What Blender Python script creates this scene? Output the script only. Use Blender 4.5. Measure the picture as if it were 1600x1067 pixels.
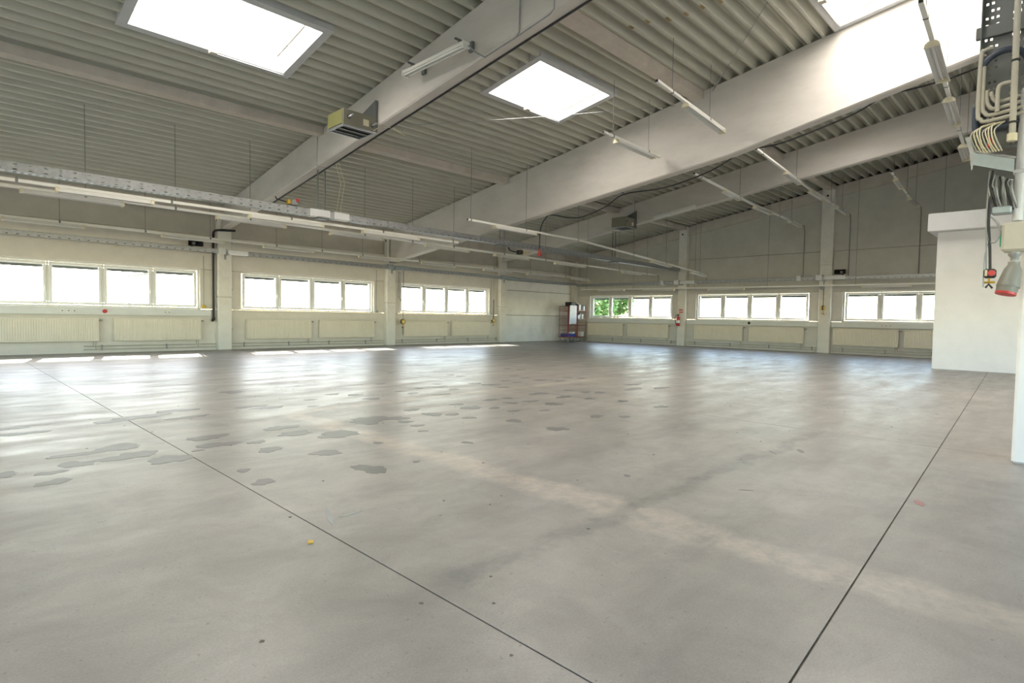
import bpy, math, random
from mathutils import Vector, Matrix

for o in list(bpy.data.objects):
    bpy.data.objects.remove(o, do_unlink=True)
scene = bpy.context.scene
COL = scene.collection
random.seed(7)

# ------------------------------------------------------------------ camera
# world: x = 0 is the gable wall, y = 0 the long window wall, room at x < 0, y < 0, metres
cam_d = bpy.data.cameras.new('camera')
cam_d.sensor_width = 36.0
cam_d.lens = 20.095
cam_d.clip_end = 500
cam = bpy.data.objects.new('camera', cam_d)
COL.objects.link(cam)
YAW, PITCH, ROLL = math.radians(44.45), math.radians(-2.406), math.radians(0.964)
fw = Vector((math.cos(YAW) * math.cos(PITCH), math.sin(YAW) * math.cos(PITCH), math.sin(PITCH)))
rt = Vector((math.sin(YAW), -math.cos(YAW), 0))
up = rt.cross(fw)
r2 = rt * math.cos(ROLL) + up * math.sin(ROLL)
u2 = up * math.cos(ROLL) - rt * math.sin(ROLL)
cam.matrix_world = Matrix(((r2.x, u2.x, -fw.x, -23.758), (r2.y, u2.y, -fw.y, -18.787), (r2.z, u2.z, -fw.z, 1.143), (0, 0, 0, 1)))
scene.camera = cam

# ------------------------------------------------------------------ light
SKY_STRENGTH = 1.3
SUN_STRENGTH = 12.0
SKYLIGHT_STRENGTH = 7.5
world = bpy.data.worlds.new('world')
scene.world = world
world.use_nodes = True
wn = world.node_tree
wn.nodes.clear()
w_out = wn.nodes.new('ShaderNodeOutputWorld')
w_bg = wn.nodes.new('ShaderNodeBackground')
w_sky = wn.nodes.new('ShaderNodeTexSky')
w_sky.sky_type = 'NISHITA'
w_sky.sun_disc = False
w_sky.sun_elevation = math.radians(38)
w_sky.sun_rotation = math.radians(16)
w_sky.air_density = 1.0
w_sky.dust_density = 0.6
w_bg.inputs['Strength'].default_value = SKY_STRENGTH
w_wb = wn.nodes.new('ShaderNodeMixRGB')          # camera white balance: daylight shade rendered slightly warm
w_wb.blend_type = 'MULTIPLY'
w_wb.inputs[0].default_value = 1.0
w_wb.inputs[2].default_value = (1.0, 0.872, 0.765, 1)
wn.links.new(w_sky.outputs[0], w_wb.inputs[1])
wn.links.new(w_wb.outputs[0], w_bg.inputs[0])
wn.links.new(w_bg.outputs[0], w_out.inputs[0])

sun_d = bpy.data.lights.new('sun', 'SUN')
sun_d.energy = SUN_STRENGTH
sun_d.angle = math.radians(0.53)
sun_d.color = (1.0, 0.94, 0.83)
sun = bpy.data.objects.new('sun', sun_d)
COL.objects.link(sun)
sun.rotation_euler = Vector((-0.29, -1.29, -1.0)).to_track_quat('-Z', 'Y').to_euler()
sun.location = (5, 20, 20)

scene.view_settings.view_transform = 'Standard'
scene.view_settings.look = 'None'
scene.view_settings.gamma = 1.0
scene.view_settings.use_curve_mapping = False
scene.view_settings.exposure = 1.12

# ------------------------------------------------------------------ measures of the hall
RA, RB = 4.303, 0.158                 # underside of roof sheets: z = RA - RB * y
def roof(y): return RA - RB * y
X1, X2, X3 = -17.49, -11.48, -5.47    # camera-side faces of the three roof beams
XL, YB = -31.0, -25.0                 # far ends of the hall behind the camera
WA0, WA1 = 1.237, 2.434               # sill and head of the windows of the long wall
WB0, WB1 = 1.188, 2.318               # same on the gable wall
WINA = [(-28.83, -24.04), (-22.83, -18.04), (-16.84, -12.04), (-10.86, -6.10)]
WINB = [(-1.05, -5.67), (-6.83, -11.48), (-12.63, -17.30)]

# ------------------------------------------------------------------ materials
MATS = {}
def nodes_of(m):
    m.use_nodes = True
    nt = m.node_tree
    return nt, nt.nodes['Principled BSDF']

def mat(name, col, rough=0.6, var=0.08, scale=3.0, metal=0.0, bump=0.0, bscale=60.0, stretch=None, dirt=None, dirt_amt=0.0, dirt_scale=1.2, spec=0.5):
    """painted / metal / plastic surface: base colour broken up by two noises, optional dirt, fine relief"""
    if name in MATS:
        return MATS[name]
    m = bpy.data.materials.new(name)
    nt, b = nodes_of(m)
    L = nt.links
    tc = nt.nodes.new('ShaderNodeTexCoord')
    mp = nt.nodes.new('ShaderNodeMapping')
    L.new(tc.outputs['Object'], mp.inputs[0])
    if stretch:
        mp.inputs['Scale'].default_value = stretch
    n1 = nt.nodes.new('ShaderNodeTexNoise')
    n1.inputs['Scale'].default_value = scale
    n1.inputs['Detail'].default_value = 6
    n1.inputs['Roughness'].default_value = 0.62
    L.new(mp.outputs[0], n1.inputs['Vector'])
    rp = nt.nodes.new('ShaderNodeValToRGB')
    rp.color_ramp.elements[0].position = 0.28
    rp.color_ramp.elements[1].position = 0.72
    lo = tuple(max(0, c * (1 - var * 1.6)) for c in col)
    hi = tuple(min(1, c * (1 + var)) for c in col)
    rp.color_ramp.elements[0].color = (*lo, 1)
    rp.color_ramp.elements[1].color = (*hi, 1)
    L.new(n1.outputs[0], rp.inputs[0])
    out = rp.outputs[0]
    if dirt is not None:
        n2 = nt.nodes.new('ShaderNodeTexNoise')
        n2.inputs['Scale'].default_value = dirt_scale
        n2.inputs['Detail'].default_value = 8
        n2.inputs['Roughness'].default_value = 0.7
        L.new(mp.outputs[0], n2.inputs['Vector'])
        r2_ = nt.nodes.new('ShaderNodeValToRGB')
        r2_.color_ramp.elements[0].position = 0.52
        r2_.color_ramp.elements[1].position = 0.78
        r2_.color_ramp.elements[1].color = (dirt_amt, dirt_amt, dirt_amt, 1)
        L.new(n2.outputs[0], r2_.inputs[0])
        mx = nt.nodes.new('ShaderNodeMixRGB')
        mx.inputs[2].default_value = (*dirt, 1)
        L.new(r2_.outputs[0], mx.inputs[0])
        L.new(out, mx.inputs[1])
        out = mx.outputs[0]
    L.new(out, b.inputs['Base Color'])
    b.inputs['Roughness'].default_value = rough
    b.inputs['Metallic'].default_value = metal
    b.inputs['Specular IOR Level'].default_value = spec
    if bump > 0:
        n3 = nt.nodes.new('ShaderNodeTexNoise')
        n3.inputs['Scale'].default_value = bscale
        n3.inputs['Detail'].default_value = 4
        L.new(mp.outputs[0], n3.inputs['Vector'])
        bp = nt.nodes.new('ShaderNodeBump')
        bp.inputs['Strength'].default_value = bump
        bp.inputs['Distance'].default_value = 0.01
        L.new(n3.outputs[0], bp.inputs['Height'])
        L.new(bp.outputs[0], b.inputs['Normal'])
    MATS[name] = m
    return m

def floor_material():
    m = bpy.data.materials.new('polished_concrete')
    nt, b = nodes_of(m)
    L = nt.links
    N = nt.nodes.new
    tc = N('ShaderNodeTexCoord')
    def noise(scale, detail, rough, sc=None, dist=0.0):
        n = N('ShaderNodeTexNoise')
        n.inputs['Scale'].default_value = scale
        n.inputs['Detail'].default_value = detail
        n.inputs['Roughness'].default_value = rough
        n.inputs['Distortion'].default_value = dist
        if sc:
            mp = N('ShaderNodeMapping')
            mp.inputs['Scale'].default_value = sc
            L.new(tc.outputs['Object'], mp.inputs[0])
            L.new(mp.outputs[0], n.inputs['Vector'])
        else:
            L.new(tc.outputs['Object'], n.inputs['Vector'])
        return n.outputs[0]
    def ramp(src, p0, p1, c0, c1):
        r = N('ShaderNodeValToRGB')
        r.color_ramp.elements[0].position = p0
        r.color_ramp.elements[1].position = p1
        r.color_ramp.elements[0].color = (*c0, 1)
        r.color_ramp.elements[1].color = (*c1, 1)
        L.new(src, r.inputs[0])
        return r.outputs[0]
    def mix(fac, a, c2, mode='MIX'):
        x = N('ShaderNodeMixRGB')
        x.blend_type = mode
        if isinstance(fac, float):
            x.inputs[0].default_value = fac
        else:
            L.new(fac, x.inputs[0])
        L.new(a, x.inputs[1])
        if isinstance(c2, tuple):
            x.inputs[2].default_value = (*c2, 1)
        else:
            L.new(c2, x.inputs[2])
        return x.outputs[0]
    base = ramp(noise(0.55, 7, 0.6), 0.3, 0.7, (0.276, 0.257, 0.235), (0.362, 0.334, 0.304))
    cloud = ramp(noise(2.3, 8, 0.68, dist=0.6), 0.35, 0.7, (0.80, 0.79, 0.78), (1.10, 1.09, 1.07))
    c = mix(1.0, base, cloud, 'MULTIPLY')
    warm = ramp(noise(0.35, 4, 0.5), 0.5, 0.75, (0, 0, 0), (0.45, 0.45, 0.45))
    c = mix(warm, c, (0.335, 0.302, 0.268))
    streak = ramp(noise(1.0, 6, 0.65, (0.5, 3.0, 1)), 0.5, 0.72, (0, 0, 0), (0.30, 0.30, 0.30))
    c = mix(streak, c, (0.195, 0.189, 0.18))
    speck = ramp(noise(38, 3, 0.5), 0.665, 0.71, (0, 0, 0), (0.6, 0.6, 0.6))
    c = mix(speck, c, (0.16, 0.15, 0.14))
    fine = ramp(noise(110, 4, 0.6), 0.3, 0.7, (0.86, 0.86, 0.86), (1.08, 1.08, 1.08))
    c = mix(1.0, c, fine, 'MULTIPLY')
    # worn traces of two removed partition strips, each with its own ragged outline
    sep = N('ShaderNodeSeparateXYZ')
    L.new(tc.outputs['Object'], sep.inputs[0])
    def strip(axis, centre, half, lo, hi):
        ax, ot = (0, 1) if axis == 'x' else (1, 0)
        wob = N('ShaderNodeMath'); wob.operation = 'MULTIPLY_ADD'
        L.new(noise(1.6, 6, 0.7), wob.inputs[0])
        wob.inputs[1].default_value = 0.5
        wob.inputs[2].default_value = -0.25 - centre
        s = N('ShaderNodeMath'); s.operation = 'ADD'
        L.new(sep.outputs[ax], s.inputs[0]); L.new(wob.outputs[0], s.inputs[1])
        a = N('ShaderNodeMath'); a.operation = 'ABSOLUTE'
        L.new(s.outputs[0], a.inputs[0])
        mr = N('ShaderNodeMapRange')
        mr.inputs[1].default_value = half
        mr.inputs[2].default_value = half * 0.35
        L.new(a.outputs[0], mr.inputs[0])
        def step(v0, v1):
            q = N('ShaderNodeMapRange')
            q.inputs[1].default_value = v0; q.inputs[2].default_value = v1
            L.new(sep.outputs[ot], q.inputs[0])
            return q.outputs[0]
        m1 = N('ShaderNodeMath'); m1.operation = 'MULTIPLY'
        L.new(step(lo - 0.3, lo), m1.inputs[0]); L.new(step(hi + 0.3, hi), m1.inputs[1])
        m2 = N('ShaderNodeMath'); m2.operation = 'MULTIPLY'
        L.new(m1.outputs[0], m2.inputs[0]); L.new(mr.outputs[0], m2.inputs[1])
        m3 = N('ShaderNodeMath'); m3.operation = 'MULTIPLY'
        L.new(m2.outputs[0], m3.inputs[0])
        L.new(ramp(noise(5, 6, 0.75), 0.36, 0.62, (0.12, 0.12, 0.12), (0.95, 0.95, 0.95)), m3.inputs[1])
        return m3.outputs[0]
    c = mix(strip('x', -20.86, 0.19, -21.5, -12.6), c, (0.46, 0.40, 0.335))
    c = mix(strip('y', -12.35, 0.17, -20.6, -14.6), c, (0.43, 0.38, 0.32))
    c = mix(strip('y', -16.92, 0.09, -22.2, -17.3), c, (0.18, 0.172, 0.16))  # shade line painted into the slab colour as a dark streak
    L.new(c, b.inputs['Base Color'])
    rg = ramp(noise(1.4, 7, 0.7, (0.6, 2.0, 1)), 0.25, 0.75, (0.24, 0.24, 0.24), (0.56, 0.56, 0.56))
    L.new(rg, b.inputs['Roughness'])
    b.inputs['Specular IOR Level'].default_value = 0.42
    bp = N('ShaderNodeBump')
    bp.inputs['Strength'].default_value = 0.08
    bp.inputs['Distance'].default_value = 0.01
    L.new(noise(30, 5, 0.6), bp.inputs['Height'])
    L.new(bp.outputs[0], b.inputs['Normal'])
    return m

def glass_material():
    m = bpy.data.materials.new('window_glass')
    m.use_nodes = True
    nt = m.node_tree
    nt.nodes.clear()
    N, L = nt.nodes.new, nt.links
    o = N('ShaderNodeOutputMaterial')
    mx = N('ShaderNodeMixShader')
    tr = N('ShaderNodeBsdfTransparent')
    tr.inputs[0].default_value = (0.90, 0.93, 0.92, 1)
    gl = N('ShaderNodeBsdfGlossy')
    gl.inputs['Roughness'].default_value = 0.03
    mx.inputs[0].default_value = 0.05
    L.new(tr.outputs[0], mx.inputs[1])
    L.new(gl.outputs[0], mx.inputs[2])
    L.new(mx.outputs[0], o.inputs[0])
    return m

def daylight_material():
    """opal skylight pane glowing with daylight"""
    m = bpy.data.materials.new('opal_skylight')
    m.use_nodes = True
    nt = m.node_tree
    nt.nodes.clear()
    N, L = nt.nodes.new, nt.links
    o = N('ShaderNodeOutputMaterial')
    e = N('ShaderNodeEmission')
    e.inputs[0].default_value = (1.0, 0.935, 0.85, 1)
    e.inputs[1].default_value = SKYLIGHT_STRENGTH
    L.new(e.outputs[0], o.inputs[0])
    return m

M_FLOOR = floor_material()
M_GLASS = glass_material()
M_SKYL = daylight_material()
M_JOINT = mat('joint_filler', (0.13, 0.11, 0.09), 0.9, 0.3, 9.0)
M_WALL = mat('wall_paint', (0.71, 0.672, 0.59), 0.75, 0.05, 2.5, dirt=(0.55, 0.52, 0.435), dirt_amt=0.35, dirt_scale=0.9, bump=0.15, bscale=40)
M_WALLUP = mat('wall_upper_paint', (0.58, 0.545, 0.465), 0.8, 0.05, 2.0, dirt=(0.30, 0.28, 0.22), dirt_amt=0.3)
M_WALLB = mat('gable_paint', (0.58, 0.56, 0.49), 0.8, 0.05, 2.0, dirt=(0.36, 0.345, 0.29), dirt_amt=0.35, dirt_scale=0.7)
M_WALLBLOW = mat('gable_low_paint', (0.66, 0.638, 0.585), 0.75, 0.05, 2.5, dirt=(0.42, 0.41, 0.36), dirt_amt=0.3)
M_PANEL = mat('white_panel_paint', (0.79, 0.78, 0.73), 0.7, 0.05, 2.0, dirt=(0.45, 0.43, 0.37), dirt_amt=0.35, dirt_scale=1.1)
M_PILLAR = mat('pillar_paint', (0.77, 0.745, 0.67), 0.7, 0.05, 3.0, dirt=(0.45, 0.42, 0.35), dirt_amt=0.35, dirt_scale=1.6)
M_BEAM = mat('beam_concrete', (0.64, 0.60, 0.545), 0.75, 0.06, 2.2, dirt=(0.46, 0.42, 0.37), dirt_amt=0.5, dirt_scale=1.6, stretch=(1, 0.45, 1.4), bump=0.12, bscale=50)
M_PURLIN = mat('purlin_concrete', (0.60, 0.545, 0.475), 0.8, 0.07, 3.0, dirt=(0.30, 0.25, 0.19), dirt_amt=0.4)
M_SHEET = mat('roof_sheet_coating', (0.515, 0.508, 0.425), 0.42, 0.05, 2.0, dirt=(0.33, 0.31, 0.24), dirt_amt=0.35, stretch=(0.4, 2, 1))
M_FRAME = mat('window_frame_white', (0.78, 0.78, 0.74), 0.4, 0.03)
M_SKYFRAME = mat('skylight_frame_grey', (0.55, 0.56, 0.56), 0.45, 0.04)
M_DARK = mat('dark_blind', (0.06, 0.065, 0.06), 0.6)
M_GALV = mat('galvanised_steel', (0.38, 0.39, 0.395), 0.42, 0.12, 14.0, metal=0.7)
M_GALVD = mat('dull_galvanised_steel', (0.33, 0.345, 0.345), 0.5, 0.12, 14.0, metal=0.6)
M_BLUE = mat('blue_grey_steel', (0.34, 0.39, 0.41), 0.5, 0.08, 8.0, metal=0.3)
M_RAIL = mat('lamp_rail_white', (0.78, 0.765, 0.70), 0.4, 0.03)
M_REFL = mat('lamp_reflector_white', (0.72, 0.71, 0.67), 0.35, 0.04)
M_CREAM = mat('cream_plastic', (0.72, 0.66, 0.47), 0.45, 0.04)
M_TUBE = mat('unlit_tube', (0.80, 0.80, 0.78), 0.25, 0.02)
M_RAD = mat('radiator_cream', (0.75, 0.69, 0.565), 0.45, 0.03, dirt=(0.5, 0.46, 0.34), dirt_amt=0.25)
M_DUCT = mat('cable_duct_grey', (0.70, 0.71, 0.68), 0.5, 0.04)
M_BLACK = mat('black_rubber', (0.022, 0.022, 0.024), 0.55, 0.1)
M_GREY = mat('grey_plastic', (0.30, 0.31, 0.30), 0.5)
M_RED = mat('red_plastic', (0.52, 0.03, 0.03), 0.4)
M_REDMETAL = mat('red_enamel', (0.27, 0.055, 0.05), 0.5, 0.1)
M_YELLOW = mat('yellow_plastic', (0.62, 0.40, 0.04), 0.5)
M_WHITE = mat('white_paint', (0.84, 0.84, 0.835), 0.7, 0.03, 2.0, dirt=(0.62, 0.62, 0.60), dirt_amt=0.25, dirt_scale=1.5)
M_PIPE = mat('pipe_cream', (0.50, 0.475, 0.40), 0.5)
M_PIPEW = mat('pipe_white_grey', (0.62, 0.63, 0.66), 0.35)
M_GREEN = mat('heater_green', (0.165, 0.165, 0.06), 0.5, 0.05)
M_HEAT = mat('heater_grey_brown', (0.22, 0.205, 0.155), 0.5, 0.06)
M_STEEL = mat('dark_steel_plate', (0.18, 0.19, 0.185), 0.45, 0.06, metal=0.3)
M_PATCH = mat('filler_dark', (0.155, 0.149, 0.14), 0.42, 0.10, 6.0, dirt=(0.24, 0.228, 0.212), dirt_amt=0.6, dirt_scale=4.0)

# ------------------------------------------------------------------ mesh helpers
class MB:
    def __init__(s):
        s.v, s.f, s.smooth = [], [], []
    def poly(s, pts, faces, smooth=False):
        n = len(s.v)
        s.v += [tuple(p) for p in pts]
        s.f += [tuple(i + n for i in f) for f in faces]
        s.smooth += [smooth] * len(faces)
        return s
    def box(s, x0, x1, y0, y1, z0, z1):
        if x0 > x1: x0, x1 = x1, x0
        if y0 > y1: y0, y1 = y1, y0
        if z0 > z1: z0, z1 = z1, z0
        p = [(x, y, z) for z in (z0, z1) for y in (y0, y1) for x in (x0, x1)]
        return s.poly(p, [(0, 2, 3, 1), (4, 5, 7, 6), (0, 1, 5, 4), (2, 6, 7, 3), (0, 4, 6, 2), (1, 3, 7, 5)])
    def bevbox(s, x0, x1, y0, y1, z0, z1, b=0.01):
        """box with all edges chamfered"""
        if x0 > x1: x0, x1 = x1, x0
        if y0 > y1: y0, y1 = y1, y0
        if z0 > z1: z0, z1 = z1, z0
        b = min(b, (x1 - x0) / 2.2, (y1 - y0) / 2.2, (z1 - z0) / 2.2)
        rings = []
        for z, i in ((z0, b), (z0 + b, 0), (z1 - b, 0), (z1, b)):
            q = 1 if i else 0
            a0, a1, c0, c1 = x0 + i, x1 - i, y0 + i, y1 - i
            e = b if not i else b * 0.5
            rings.append([(a0 + e, c0, z), (a1 - e, c0, z), (a1, c0 + e, z), (a1, c1 - e, z), (a1 - e, c1, z), (a0 + e, c1, z), (a0, c1 - e, z), (a0, c0 + e, z)])
        pts = [p for r in rings for p in r]
        fs = [tuple(range(7, -1, -1)), tuple(range(24, 32))]
        for k in range(3):
            for i in range(8):
                j = (i + 1) % 8
                fs.append((k * 8 + i, k * 8 + j, k * 8 + 8 + j, k * 8 + 8 + i))
        return s.poly(pts, fs)
    def prism(s, poly, axis, a0, a1):
        """2-D polygon extruded along an axis; polygon in the two other axes in xyz order"""
        n = len(poly)
        def P(q, a):
            return {'x': (a, q[0], q[1]), 'y': (q[0], a, q[1]), 'z': (q[0], q[1], a)}[axis]
        pts = [P(q, a0) for q in poly] + [P(q, a1) for q in poly]
        fs = [tuple(range(n)), tuple(range(2 * n - 1, n - 1, -1))]
        for i in range(n):
            j = (i + 1) % n
            fs.append((i, i + n, j + n, j))
        return s.poly(pts, fs)
    def tube(s, pts, r, n=8, cap=True, radii=None):
        pts = [Vector(p) for p in pts]
        rings = []
        prev = None
        for i, p in enumerate(pts):
            d = (pts[min(i + 1, len(pts) - 1)] - pts[max(i - 1, 0)])
            if d.length < 1e-9: d = Vector((0, 0, 1))
            d.normalize()
            if prev is None:
                a = Vector((0, 0, 1)) if abs(d.z) < 0.9 else Vector((1, 0, 0))
                u = d.cross(a).normalized()
            else:
                u = (prev - d * prev.dot(d))
                u = u.normalized() if u.length > 1e-6 else d.orthogonal().normalized()
            prev = u
            w = d.cross(u)
            rr = radii[i] if radii else r
            rings.append([p + (u * math.cos(t) + w * math.sin(t)) * rr for t in [2 * math.pi * k / n for k in range(n)]])
        P = [q for rg in rings for q in rg]
        F = []
        for k in range(len(rings) - 1):
            for i in range(n):
                j = (i + 1) % n
                F.append((k * n + i, k * n + j, k * n + n + j, k * n + n + i))
        s.poly(P, F, True)
        if cap:
            s.poly(rings[0], [tuple(range(n - 1, -1, -1))])
            s.poly(rings[-1], [tuple(range(n))])
        return s
    def ball(s, c, r, n=10, m=6, sz=1.0):
        P, F = [], []
        for k in range(m + 1):
            t = math.pi * k / m
            for i in range(n):
                a = 2 * math.pi * i / n
                P.append((c[0] + r * math.sin(t) * math.cos(a), c[1] + r * math.sin(t) * math.sin(a), c[2] + r * sz * math.cos(t)))
        for k in range(m):
            for i in range(n):
                j = (i + 1) % n
                F.append((k * n + i, k * n + n + i, k * n + n + j, k * n + j))
        return s.poly(P, F, True)
    def holed(s, O, U, V, cols, rows, hole, t=0.0025):
        """perforated plate: origin O, edge vectors U, V; hole(i, j) says which cells are open; both faces + hole sides"""
        O, U, V = Vector(O), Vector(U), Vector(V)
        nrm = U.cross(V).normalized() * t
        for j in range(rows):
            i = 0
            while i < cols:
                if hole(i, j):
                    i += 1
                    continue
                k = i
                while k < cols and not hole(k, j): k += 1
                a = O + U * (i / cols) + V * (j / rows)
                b = O + U * (k / cols) + V * (j / rows)
                c = O + U * (k / cols) + V * ((j + 1) / rows)
                d = O + U * (i / cols) + V * ((j + 1) / rows)
                q = [a, b, c, d] + [p + nrm for p in (a, b, c, d)]
                s.poly(q, [(3, 2, 1, 0), (4, 5, 6, 7), (0, 1, 5, 4), (1, 2, 6, 5), (2, 3, 7, 6), (3, 0, 4, 7)])
                i = k
        return s
    def mesh(s, name, m, off=(0, 0, 0)):
        me = bpy.data.meshes.new(name)
        me.from_pydata([(p[0] - off[0], p[1] - off[1], p[2] - off[2]) for p in s.v], [], s.f)
        me.polygons.foreach_set('use_smooth', s.smooth)
        me.materials.append(m)
        me.update()
        return me
    def build(s, name, m, parent=None, origin=None):
        """one mesh object; a part takes the origin of its thing, a top-level mesh its own base"""
        if parent is not None:
            off = OFF[parent.name]
        elif origin is not None:
            off = origin
        else:
            xs = [p[0] for p in s.v]; ys = [p[1] for p in s.v]; zs = [p[2] for p in s.v]
            off = ((min(xs) + max(xs)) / 2, (min(ys) + max(ys)) / 2, min(zs))
        o = bpy.data.objects.new(name, s.mesh(name, m, off))
        COL.objects.link(o)
        if parent is not None:
            o.parent = parent
        else:
            o.location = off
        OFF[o.name] = off
        return o
OFF = {}

def tag(o, label, cat, group=None):
    o['label'] = label
    o['category'] = cat
    if group: o['group'] = group
    return o
def thing(name, label, cat, loc, group=None, rz=0.0, local=False):
    o = bpy.data.objects.new(name, None)
    COL.objects.link(o)
    o.empty_display_size = 0.1
    o.location = loc
    o.rotation_euler = (0, 0, rz)
    OFF[o.name] = (0, 0, 0) if local else tuple(loc)
    return tag(o, label, cat, group)
def struct(o):
    o['kind'] = 'structure'
    return o
def copy_tree(o, parent=None):
    c = o.copy()
    COL.objects.link(c)
    c.parent = parent
    for ch in list(o.children):
        copy_tree(ch, c)
    return c

# ================================================================== FLOOR
fl = struct(MB().box(XL, 0.3, YB, 0.3, -0.25, -0.005).build('floor', M_JOINT, origin=(0, 0, 0)))
G = 0.004
def jy(x): return -18.62 + (x + 30) * (1.58 / 30)      # the long joint runs very slightly askew
for xa, xb in ((XL, -22.32), (-22.32, -17.2), (-17.2, 0.0)):
    a, b = xa + (G if xa > XL else 0), xb - (G if xb < 0 else 0)
    for far in (True, False):
        if far:
            poly = [(a, jy(a) + G), (b, jy(b) + G), (b, 0.0), (a, 0.0)]
        else:
            poly = [(a, YB), (b, YB), (b, jy(b) - G), (a, jy(a) - G)]
        MB().prism(poly, 'z', -0.0045, 0.0).build('concrete_slab', M_FLOOR, fl)
# dark filler patches where machines were bolted down
PATCH = [(-23.20,-11.92,.30,.13),(-23.25,-11.57,.22,.10),(-22.00,-13.18,.24,.16),(-22.03,-13.54,.24,.15),(-22.68,-13.12,.28,.18),(-22.67,-13.51,.30,.18),(-22.47,-13.82,.20,.22),(-22.98,-13.19,.24,.10),(-23.02,-13.54,.16,.15),(-23.18,-13.71,.13,.09),(-23.20,-14.00,.14,.12),(-23.42,-13.56,.12,.12),(-20.72,-10.17,.26,.20),(-22.16,-11.60,.5,.12),(-21.77,-11.42,.30,.16),(-22.45,-11.73,.24,.14),(-21.79,-11.95,.30,.10),(-21.02,-11.66,.26,.12),(-20.9,-11.86,.3,.12),(-21.31,-13.16,.24,.15),(-21.32,-13.51,.26,.15),(-21.74,-13.66,.11,.10),(-21.77,-14.01,.15,.13),(-21.48,-14.42,.19,.14),(-22.19,-14.91,.11,.11),(-22.18,-14.53,.07,.07),(-21.05,-13.81,.30,.22),(-22.22,-13.66,.06,.06),(-20.21,-11.55,.16,.09),(-20.44,-12.08,.12,.07),(-19.73,-11.25,.17,.10),(-20.42,-13.36,.34,.30),(-20.15,-13.45,.22,.16),(-20.99,-13.83,.20,.20),(-20.18,-13.69,.12,.10),(-20.21,-13.95,.10,.08),(-20.34,-14.21,.07,.06),(-21.48,-15.10,.14,.22),(-20.35,-14.89,.06,.08),(-19.67,-13.50,.16,.17),(-19.49,-13.65,.12,.12),(-19.49,-13.94,.11,.10),(-19.24,-14.40,.15,.12),(-19.23,-15.02,.14,.18),(-19.66,-13.09,.16,.10),(-19.00,-13.42,.24,.14),(-18.78,-13.62,.13,.10),(-18.76,-13.94,.14,.10),(-18.33,-13.07,.18,.14),(-18.04,-13.11,.14,.10),(-18.32,-13.46,.13,.13),(-18.00,-13.52,.18,.14),(-17.95,-13.88,.20,.17),(-18.51,-12.22,.22,.10),(-18.00,-11.88,.16,.12),(-17.97,-11.49,.20,.14),(-17.79,-11.17,.14,.10),(-18.96,-13.10,.14,.11),(-17.30,-13.53,.22,.12),(-17.33,-13.06,.24,.14),(-16.66,-13.10,.13,.12),(-16.61,-13.40,.15,.12),(-16.48,-13.57,.13,.12),(-17.14,-13.88,.13,.12),(-16.99,-14.33,.14,.12),(-18.29,-14.83,.16,.10),(-18.05,-15.06,.10,.10),(-19.53,-11.97,.16,.13),(-19.52,-11.50,.18,.13),(-18.77,-11.86,.14,.10),(-18.79,-11.56,.13,.10),(-17.11,-11.77,.24,.16),(-17.21,-12.18,.13,.09),(-17.21,-11.50,.17,.12),(-16.52,-11.82,.13,.10),(-16.48,-11.50,.12,.10),(-15.75,-11.01,.15,.10),(-15.87,-11.41,.12,.10),(-15.92,-11.84,.20,.13),(-15.71,-12.13,.12,.10),(-15.13,-11.86,.13,.11),(-14.98,-12.07,.13,.10),(-16.62,-10.12,.15,.10),(-16.65,-10.45,.14,.10),(-14.75,-9.84,.15,.11),(-14.63,-10.12,.15,.10),(-15.10,-13.30,.28,.14),(-15.64,-13.65,.34,.13),(-15.13,-13.87,.26,.14),(-17.02,-14.95,.16,.12),(-18.44,-14.16,.10,.08),(-18.35,-11.44,.10,.08),(-18.51,-10.58,.12,.08),(-14.88,-8.44,.16,.10),(-17.31,-9.09,.15,.10),(-20.96,-14.38,.07,.06)]
for pi_, (x, y, rx, ry) in enumerate(PATCH):
    n = 36
    pts = []
    ph = [random.uniform(0, 6.28) for _ in range(4)]
    for k in range(n):
        a = 2 * math.pi * k / n
        r = 0.8 + 0.13 * math.sin(2 * a + ph[0]) + 0.10 * math.sin(3 * a + ph[1]) + 0.07 * math.sin(5 * a + ph[2]) + 0.05 * math.sin(9 * a + ph[3]) + random.uniform(-0.07, 0.07)
        pts.append((x + rx * 0.82 * r * math.cos(a), y + ry * 0.82 * r * math.sin(a)))
    MB().prism(pts, 'z', -0.001, 0.0010 + .00003 * (pi_ % 23)).build('filler_patch', M_PATCH, fl)
# scuffs and chips
for (x, y, l, w, a, m) in ((-22.19, -15.82, .16, .012, 1.2, M_GREY), (-22.08, -15.87, .08, .012, .1, M_GREY), (-19.34, -18.13, .07, .022, .4, mat('old_red_paint', (0.36, 0.19, 0.17), 0.6)), (-19.9, -17.25, .05, .008, 2.2, M_PATCH), (-21.1, -15.15, .04, .02, 0.3, M_PATCH), (-20.2, -16.5, .035, .02, 1.0, M_PATCH), (-18.6, -16.95, .07, .012, .8, M_PATCH), (-18.35, -17.1, .08, .02, .6, M_PATCH)):
    c, s_ = math.cos(a), math.sin(a)
    pts = [(x + c * u - s_ * v, y + s_ * u + c * v) for u, v in ((-l, 0), (-l * .5, -w), (l * .3, -w * 1.3), (l, -w * .2), (l * .6, w), (-l * .4, w * 1.2))]
    MB().prism(pts, 'z', -0.001, 0.0014).build('floor_scuff', m, fl)
mm = MB()
for _ in range(130):
    x, y = random.uniform(-23.0, -14), random.uniform(-17.6, -9)
    r = random.uniform(.005, .014)
    mm.prism([(x + r * math.cos(t) * random.uniform(.6, 1.1), y + r * math.sin(t) * random.uniform(.6, 1.1)) for t in (0, 1.05, 2.1, 3.14, 4.2, 5.25)], 'z', -0.001, 0.001)
o = mm.build('floor_pits', M_JOINT, fl)
o['kind'] = 'stuff'

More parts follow.
